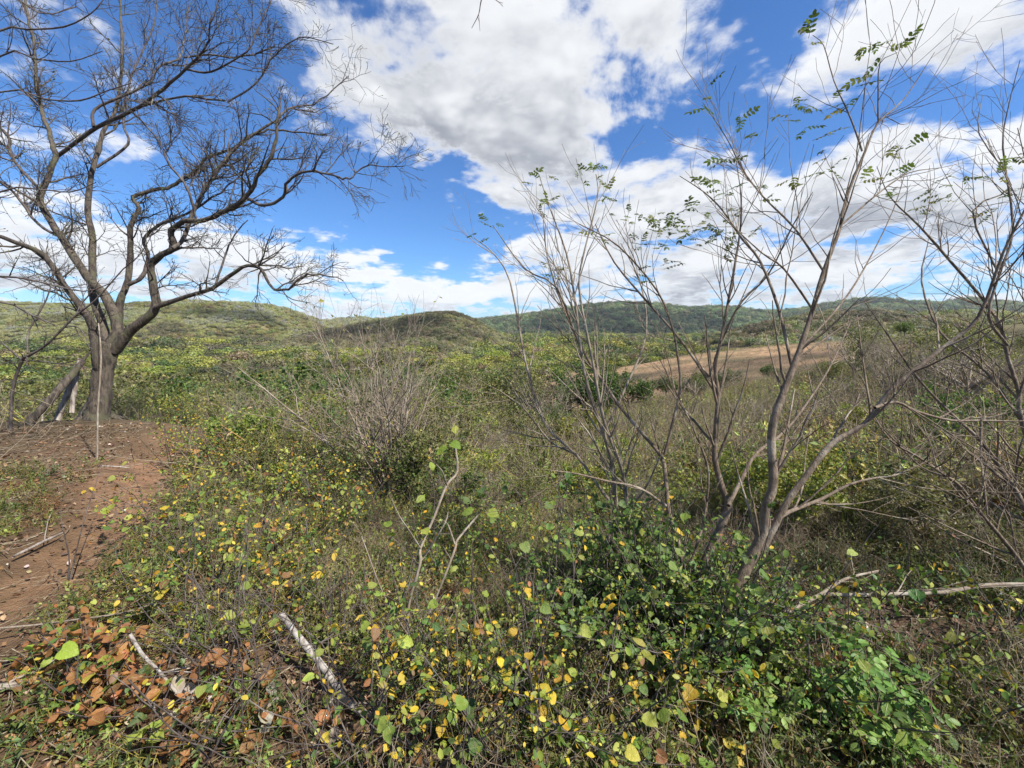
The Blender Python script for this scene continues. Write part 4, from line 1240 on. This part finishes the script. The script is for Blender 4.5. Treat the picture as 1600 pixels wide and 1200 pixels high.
# trees of the middle distance
def tree_meshes(key, h, nleaf, lsize, cols, bark, flat=.8, spread=.5):
    mb = MB(); tips = []
    tr = wander((0, 0, -.2), (0, 0, 1), h * .4, 4, .06)
    mb.tube(tr, np.linspace(.035 * h, .025 * h, 5), 7)
    for k in range(8):
        d = unit(np.array([rng.standard_normal() * .8, rng.standard_normal() * .8, .9]))
        Q = wander(tr[-1 - rng.integers(0, 2)], d, h * rng.uniform(.4, .62), 6, .12, .03, .05)
        rr = np.linspace(.016 * h, .004 * h, 7); mb.tube(Q, rr, 5)
        ramify(mb, Q, rr, 0, [(.16 * h / 4, .28 * h, 45, .25, 4, .14, .03, .08), (.14 * h / 4, .12 * h, 45, .2, 3, .14, .03, .1)], tips)
    br = mb.mesh(key + '_limbs', M[bark])
    i = rng.integers(0, len(tips), nleaf)
    p = np.array([tips[a][0] for a in i]) + .045 * h * rng.standard_normal((nleaf, 3))
    L = lsize * rng.uniform(.6, 1.4, nleaf)
    mb = MB(); mb.leaves(p, rng.standard_normal((nleaf, 3)), rng.standard_normal((nleaf, 3)) + [0, 0, .5], L, L * .7, DIAM, palette(nleaf, cols, [3, 3, 2, 1], .22))
    return br, mb.mesh(key + '_crown', M['leaf'], False)
TREES = {'green': [tree_meshes('green_tree', 4, 4200, .16, GRN, 'bark') for _ in range(2)],
         'olive': [tree_meshes('olive_tree', 4, 2400, .13, OLV, 'bark') for _ in range(2)],
         'grey': [tree_meshes('grey_tree', 3.6, 250, .08, OLV, 'grey')]}
TW = {'green': 'dark green tree', 'olive': 'olive tree', 'grey': 'grey leafless tree'}
def put_tree(k, p, s, label, group=None):
    v = np.array(p) - CAM; d = v @ FWD; hpx = 800 + FPX * v[0] / d
    line = 548 if hpx < 760 else (555 if hpx < 1100 else (545 if hpx < 1320 else 492))
    s = min(1.9, max(.3, (EYE - (line + rng.uniform(0, 28) - 512) / FPX * d - p[2]) / 4.1))
    br, cr = TREES[k][rng.integers(0, len(TREES[k]))]
    t = thing(k + '_tree', label, 'tree', p, group)
    t.rotation_euler = (0, 0, rng.uniform(0, 6.28)); t.scale = (s, s, s * rng.uniform(.8, 1.05))
    link('trunk', br, t); o = link('crown', cr, t, kind='stuff'); f = rng.uniform(.8, 1.2); o.color = (f, f, f, 1)
cnt = 0
while cnt < 110:
    a = R(rng.uniform(-50, 52)); r = 24 * (150 / 24) ** rng.uniform(0, 1)
    x, y = r * math.sin(a), r * math.cos(a)
    if in_field(np.array([x]), np.array([y]))[0] > .5: continue
    cnt += 1
    k = rng.choice(['green', 'olive', 'grey'], p=[.2, .35, .45])
    band = 'near valley' if r < 80 else 'far valley'
    put_tree(k, (x, y, H(x, y)), rng.uniform(.6, 1.05) * (1.0 if a < R(20) else .9), '%s %s, %s' % (TW[k], band, side_word(x, y)), '%s %s %s' % (TW[k] + 's', band, side_word(x, y)))
for i in range(14):     # the leafy trees that close the view at the right
    a = R(rng.uniform(38, 54)); r = rng.uniform(13, 30); x, y = r * math.sin(a), r * math.cos(a)
    k = rng.choice(['green', 'olive', 'grey'], p=[.05, .5, .45])
    put_tree(k, (x, y, H(x, y)), rng.uniform(.45, .75), '%s at the right edge behind the leaning sapling' % TW[k], TW[k] + 's at the right edge')

# ------------------------------------------------------------------ undergrowth, dry stalks and litter (uncountable)
def herb_proto(i):
    mb = MB(); n = 46
    for k in range(9):
        Q = wander((.05 * rng.standard_normal(), .05 * rng.standard_normal(), 0), unit(np.array([.8 * rng.standard_normal(), .8 * rng.standard_normal(), 1])), rng.uniform(.14, .34), 4, .16, .02, .08)
        mb.tube(Q, np.linspace(.0022, .0009, 5), 3, (1.6, 1.25, .9))
        m_ = 8
        f = rng.uniform(.8, 4, m_); ii = np.minimum(f.astype(int), 3)
        p = Q[ii] + (Q[ii + 1] - Q[ii]) * (f - ii)[:, None]
        L = rng.uniform(.014, .034, m_) * (1.0 if i < 3 else 1.35)
        c = np.clip(1 + .28 * rng.standard_normal((m_, 1)), .4, 1.8) * np.ones((m_, 3))
        mb.leaves(p, rng.standard_normal((m_, 3)) + [0, 0, .1], .6 * rng.standard_normal((m_, 3)) + [0, 0, 1], L, L * .62, OVAL if i < 3 else DIAM, c)
    return mb.mesh('undergrowth_herb', M['leafi'], False)
def stalk_proto(i):
    mb = MB()
    for k in range(12):
        Q = wander((.06 * rng.standard_normal(), .06 * rng.standard_normal(), 0), unit(np.array([.7 * rng.standard_normal(), .7 * rng.standard_normal(), 1])), rng.uniform(.15, .5), 5, .14, .0, .07)
        rr = np.linspace(.0024, .0008, 6); mb.tube(Q, rr, 3)
        for s in range(3):
            j = rng.integers(1, 5); B = wander(Q[j], unit(Q[j + 1] - Q[j] + rng.standard_normal(3)), rng.uniform(.06, .18), 3, .14)
            mb.tube(B, np.linspace(.0014, .0007, 4), 3)
    return mb.mesh('dry_stalk', M['twigi'])
def litter_proto(i):
    mb = MB(); V, F = CURL; V = V * np.array([1, 1, .5]); V = V + .05 * np.random.default_rng(i).standard_normal(V.shape)
    mb.add(V, F); return mb.mesh('litter_leaf', M['dryleaf'])
def twig_proto(i):
    mb = MB(); Q = wander((-.5, 0, .02), (1, 0, 0), 1.0, 5, .14, 0, .06); Q[:, 2] = np.abs(Q[:, 2]) * .4 + .01
    mb.tube(Q, np.linspace(.009, .004, 6), 4); return mb.mesh('litter_twig', M['twigi'])

def near_points(n, r0, r1, amin=-62, amax=62):
    a = np.radians(rng.uniform(amin, amax, n)); r = np.sqrt(rng.uniform(0, 1, n) ** 1.25 * (r1 ** 2 - r0 ** 2) + r0 ** 2)
    return r * np.sin(a), r * np.cos(a)

def on_plateau(x, y): return (x < -2.6 - .35 * (y - 2)) & (y < 8.8)

def undergrowth(n, r0, r1, smin, smax, name, label):
    x, y = near_points(n, r0, r1)
    pd = path_dist(x, y)
    for lx, ly in LYING: pd = np.where(np.hypot(x - lx, y - ly + .06) < .14, 0, pd)
    bare = np.hypot(x - .75, y - 1.75) < .32          # open soil patch before the saplings
    dens = fbm(x / 1.2, y / 1.2, 3, 31)
    plate = on_plateau(x, y)
    keep = (pd > .34 + .5 * dens) & ~((x < -.7) & (y < 1.9) & (rng.random(n) < .6)) & ~bare & (in_field(x, y) < .3) & (~plate | ((rng.random(n) < .38) & (r0 < 2))) & (dens > -.2)
    x, y = x[keep], y[keep]; m_ = len(x)
    z = height(x, y); s = rng.uniform(smin, smax, m_); az = np.arctan2(x, y)
    zone_r = fbm(x / 2.6, y / 2.6, 3, 33)
    t = palette(m_, [(.085, .115, .03), (.13, .15, .04), (.055, .08, .025), (.17, .17, .05), (.15, .10, .05)], [4, 4, 3, 2, 1.6], .22)
    t = t * (1 + .9 * zone_r[:, None]) * (1.5 if r0 < 2 else 2.3)
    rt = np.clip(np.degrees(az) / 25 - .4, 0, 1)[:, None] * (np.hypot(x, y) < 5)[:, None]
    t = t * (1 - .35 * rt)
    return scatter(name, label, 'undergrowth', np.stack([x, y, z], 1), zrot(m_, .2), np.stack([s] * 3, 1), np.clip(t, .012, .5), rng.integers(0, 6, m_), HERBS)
HERBS = [herb_proto(i) for i in range(6)]
undergrowth(7500, .9, 6.5, .4, .85, 'undergrowth', 'low tangled small leaved herbs covering the near slope')
undergrowth(9000, 6.0, 34, 1.6, 3.2, 'far_undergrowth', 'rough green herb cover between the shrubs beyond the bank')

def litter(n, meshes, name, label, cat, r0, r1, smin, smax, cols, w, tilt, anis=False, plate_only=False, lift=.008):
    x, y = near_points(n, r0, r1)
    if plate_only:
        k = on_plateau(x, y) | (rng.random(len(x)) < .35)
        x, y = x[k], y[k]
    pd = path_dist(x, y); k = (pd > .36) | (rng.random(len(x)) < .42); x, y = x[k], y[k]
    m_ = len(x); z = height(x, y) + lift - .05 * np.exp(-(path_dist(x, y) / .35) ** 2); s = rng.uniform(smin, smax, m_)
    scatter(name, label, cat, np.stack([x, y, z], 1), zrot(m_, tilt), np.stack([s] * 3, 1), palette(m_, cols, w, .2), rng.integers(0, len(meshes), m_), meshes)
litter(34000, [litter_proto(i) for i in range(4)], 'leaf_litter', 'brown dry leaf litter strewn over the soil', 'leaf litter', .8, 9, .016, .042, [(.22, .12, .06), (.16, .095, .055), (.30, .20, .12), (.12, .07, .045), (.40, .33, .26)], [4, 4, 2, 3, .7], .5)
litter(6500, [twig_proto(i) for i in range(4)], 'twig_litter', 'fallen dry twigs scattered over the bank and path', 'twigs', .8, 9, .1, .4, [(1, 1, 1), (.7, .65, .6), (1.3, 1.2, 1.1)], [2, 2, 1], .12)
def stalks(n, r0, r1, smin, smax, name, label):
    x, y = near_points(n, r0, r1); pd = path_dist(x, y); d = fbm(x / 1.5, y / 1.5, 3, 41)
    for lx, ly in LYING: pd = np.where(np.hypot(x - lx, y - ly + .06) < .2, 0, pd)
    k = (pd > .55) & (in_field(x, y) < .3) & (d > -.12) & (~on_plateau(x, y) | (rng.random(n) < .1)); x, y = x[k], y[k]; m_ = len(x)
    s = rng.uniform(smin, smax, m_)
    scatter(name, label, 'dry stalks', np.stack([x, y, height(x, y)], 1), zrot(m_, .25), np.stack([s] * 3, 1), palette(m_, [(1, 1, 1), (.6, .5, .45), (1.25, 1.15, .9)], [2, 2, 1], .2), rng.integers(0, 5, m_), STALKS)
STALKS = [stalk_proto(i) for i in range(5)]
stalks(1700, .9, 7, .4, 1.0, 'dry_stalks', 'dry brown stalks standing among the near herbs')
stalks(5200, 6, 34, 1.6, 3.4, 'far_dry_stalks', 'dry straw coloured stalks among the shrubs beyond the bank')

def field_stubble():
    n = 16000
    y = rng.uniform(34, 118, n); x = .36 * y + 4 + rng.uniform(-34, 34, n); y = y + .25 * np.round(y / 1.6) * 0
    row = np.abs(((x * .8 + y * .6) / 1.7) % 1 - .5) < .22
    k = (in_field(x, y) > .25) & row & (fbm(x / 6, y / 6, 3, 99) > -.08); x, y = x[k], y[k]; m_ = len(x)
    sc = rng.uniform(.9, 2.2, m_)
    scatter('field_stubble', 'dry stubble and weeds in rows on the bare brown field', 'stubble', np.stack([x, y, height(x, y)], 1), zrot(m_, .25), np.stack([sc * 1.3, sc * 1.3, sc * .7], 1), palette(m_, [(1.2, 1.0, .8), (.7, .6, .5), (.6, .7, .35)], [2, 2, 1.4], .2), rng.integers(0, 5, m_), STALKS)
field_stubble()

# ------------------------------------------------------------------ unseen clouds added to shade the near slope and parts of the hills
def shade_cloud_material(name, clear):
    m, q, b, out = principled(name)
    b.inputs['Base Color'].default_value = (.9, .9, .9, 1); b.inputs['Roughness'].default_value = 1; b.inputs['Specular IOR Level'].default_value = 0
    tr = q.new('ShaderNodeBsdfTranslucent'); tr.inputs[0].default_value = (.85, .87, .9, 1)
    tp = q.new('ShaderNodeBsdfTransparent')
    m1 = q.new('ShaderNodeMixShader'); m1.inputs[0].default_value = .5; q.link(b.outputs[0], m1.inputs[1]); q.link(tr.outputs[0], m1.inputs[2])
    m2 = q.new('ShaderNodeMixShader'); m2.inputs[0].default_value = clear; q.link(m1.outputs[0], m2.inputs[1]); q.link(tp.outputs[0], m2.inputs[2])
    q.link(m2.outputs[0], out.inputs[0])
    return m
M['cloud'] = shade_cloud_material('thin_shade_vapour', .80)
M['thick_cloud'] = shade_cloud_material('thick_shade_vapour', .6)
def cloud(cx, cy, cz, rx, ry, rz, seed, mat):
    nu, nv = 64, 32
    u = np.linspace(0, 2 * math.pi, nu, endpoint=False); v = np.linspace(-math.pi / 2, math.pi / 2, nv)
    U, Vv = np.meshgrid(u, v, indexing='ij')
    d = np.stack([np.cos(Vv) * np.cos(U), np.cos(Vv) * np.sin(U), np.sin(Vv)], -1)
    k = 1 + .55 * fbm(d[..., 0] * 2.2 + 7 * d[..., 2] + 40, d[..., 1] * 2.2 + 40, 4, seed)
    P = d * k[..., None] * np.array([rx, ry, rz]); P[..., 2] = np.maximum(P[..., 2], -.35 * rz)
    P = P + np.array([cx, cy, cz])
    i = np.arange(nu)[:, None]; j = np.arange(nv - 1)[None]; i2 = (i + 1) % nu
    F = np.stack([i * nv + j, i2 * nv + j, i2 * nv + j + 1, i * nv + j + 1], -1).reshape(-1, 4)
    mb = MB(); mb.add(P.reshape(-1, 3), F)
    link('cloud', mb.mesh('cloud', M[mat]), kind='structure')
def shade_cloud_over(gx, gy, alt, rx, ry, seed, mat='thick_cloud'):
    s = alt / sun_dir.z
    cloud(gx + sun_dir.x * s, gy + sun_dir.y * s, alt, rx, ry, .3 * min(rx, ry), seed, mat)
shade_cloud_over(12, 10, 420, 95, 62, 3, 'cloud')  # added out of view, dims the sun on the near slope
shade_cloud_over(300, 1150, 950, 260, 190, 5)  # this and the next two: added out of view to shade the hills
shade_cloud_over(-105, 335, 700, 40, 26, 8)
shade_cloud_over(-330, 480, 800, 60, 18, 9)

# ------------------------------------------------------------------ thin haze over the valley
def haze():
    m = bpy.data.materials.new('haze_air'); m.use_nodes = True; nt = m.node_tree; nt.nodes.clear()
    o_ = nt.nodes.new('ShaderNodeOutputMaterial'); v = nt.nodes.new('ShaderNodeVolumePrincipled')
    v.inputs['Color'].default_value = (.80, .88, 1.0, 1); v.inputs['Density'].default_value = .00006
    nt.links.new(v.outputs[0], o_.inputs['Volume'])
    X, Y0, Y1, Z0, Z1 = 7000, -7000, 7000, -60, 190
    V = [(x, y, z) for x in (-X, X) for y in (Y0, Y1) for z in (Z0, Z1)]
    F = [(0, 1, 3, 2), (4, 6, 7, 5), (0, 4, 5, 1), (2, 3, 7, 6), (0, 2, 6, 4), (1, 5, 7, 3)]
    mb = MB(); mb.add(V, F)
    link('haze', mb.mesh('haze', m, False), kind='stuff')
haze()

# ------------------------------------------------------------------ labels of look-alikes: by their place from left to right
def place_words():
    shared = {}
    for o in bpy.data.objects:
        if o.parent is None and 'label' in o and 'group' in o: shared.setdefault(o['label'], []).append(o)
    ordw = ['leftmost', 'second from left', 'third from left', 'fourth from left', 'fifth from left', 'sixth from left', 'seventh from left', 'eighth from left', 'ninth from left', 'tenth from left', 'eleventh from left', 'twelfth from left', 'thirteenth from left', 'fourteenth from left']
    for lb, os_ in shared.items():
        if len(os_) < 2: continue
        def pix(o):
            v = np.array(o.location) - CAM; d = v @ FWD
            return 800 + FPX * (v @ RGT) / d, d
        rows = [os_]
        names = ['']
        if len(os_) > 8:
            q_ = sorted(os_, key=lambda o: pix(o)[1]); k = int(math.ceil(len(q_) / 8)); k = min(k, 4)
            names = {2: ['front row', 'back row'], 3: ['front row', 'middle row', 'back row'], 4: ['front row', 'second row', 'third row', 'back row']}[k]
            rows = [list(r_) for r_ in np.array_split(np.array(q_, dtype=object), k)]
        for nm, row in zip(names, rows):
            row.sort(key=lambda o: pix(o)[0])
            for i, o in enumerate(row):
                w = 'rightmost' if i == len(row) - 1 else ordw[min(i, 13)]
                o['label'] = lb + ', ' + w + (' in ' + nm if nm else '')
place_words()
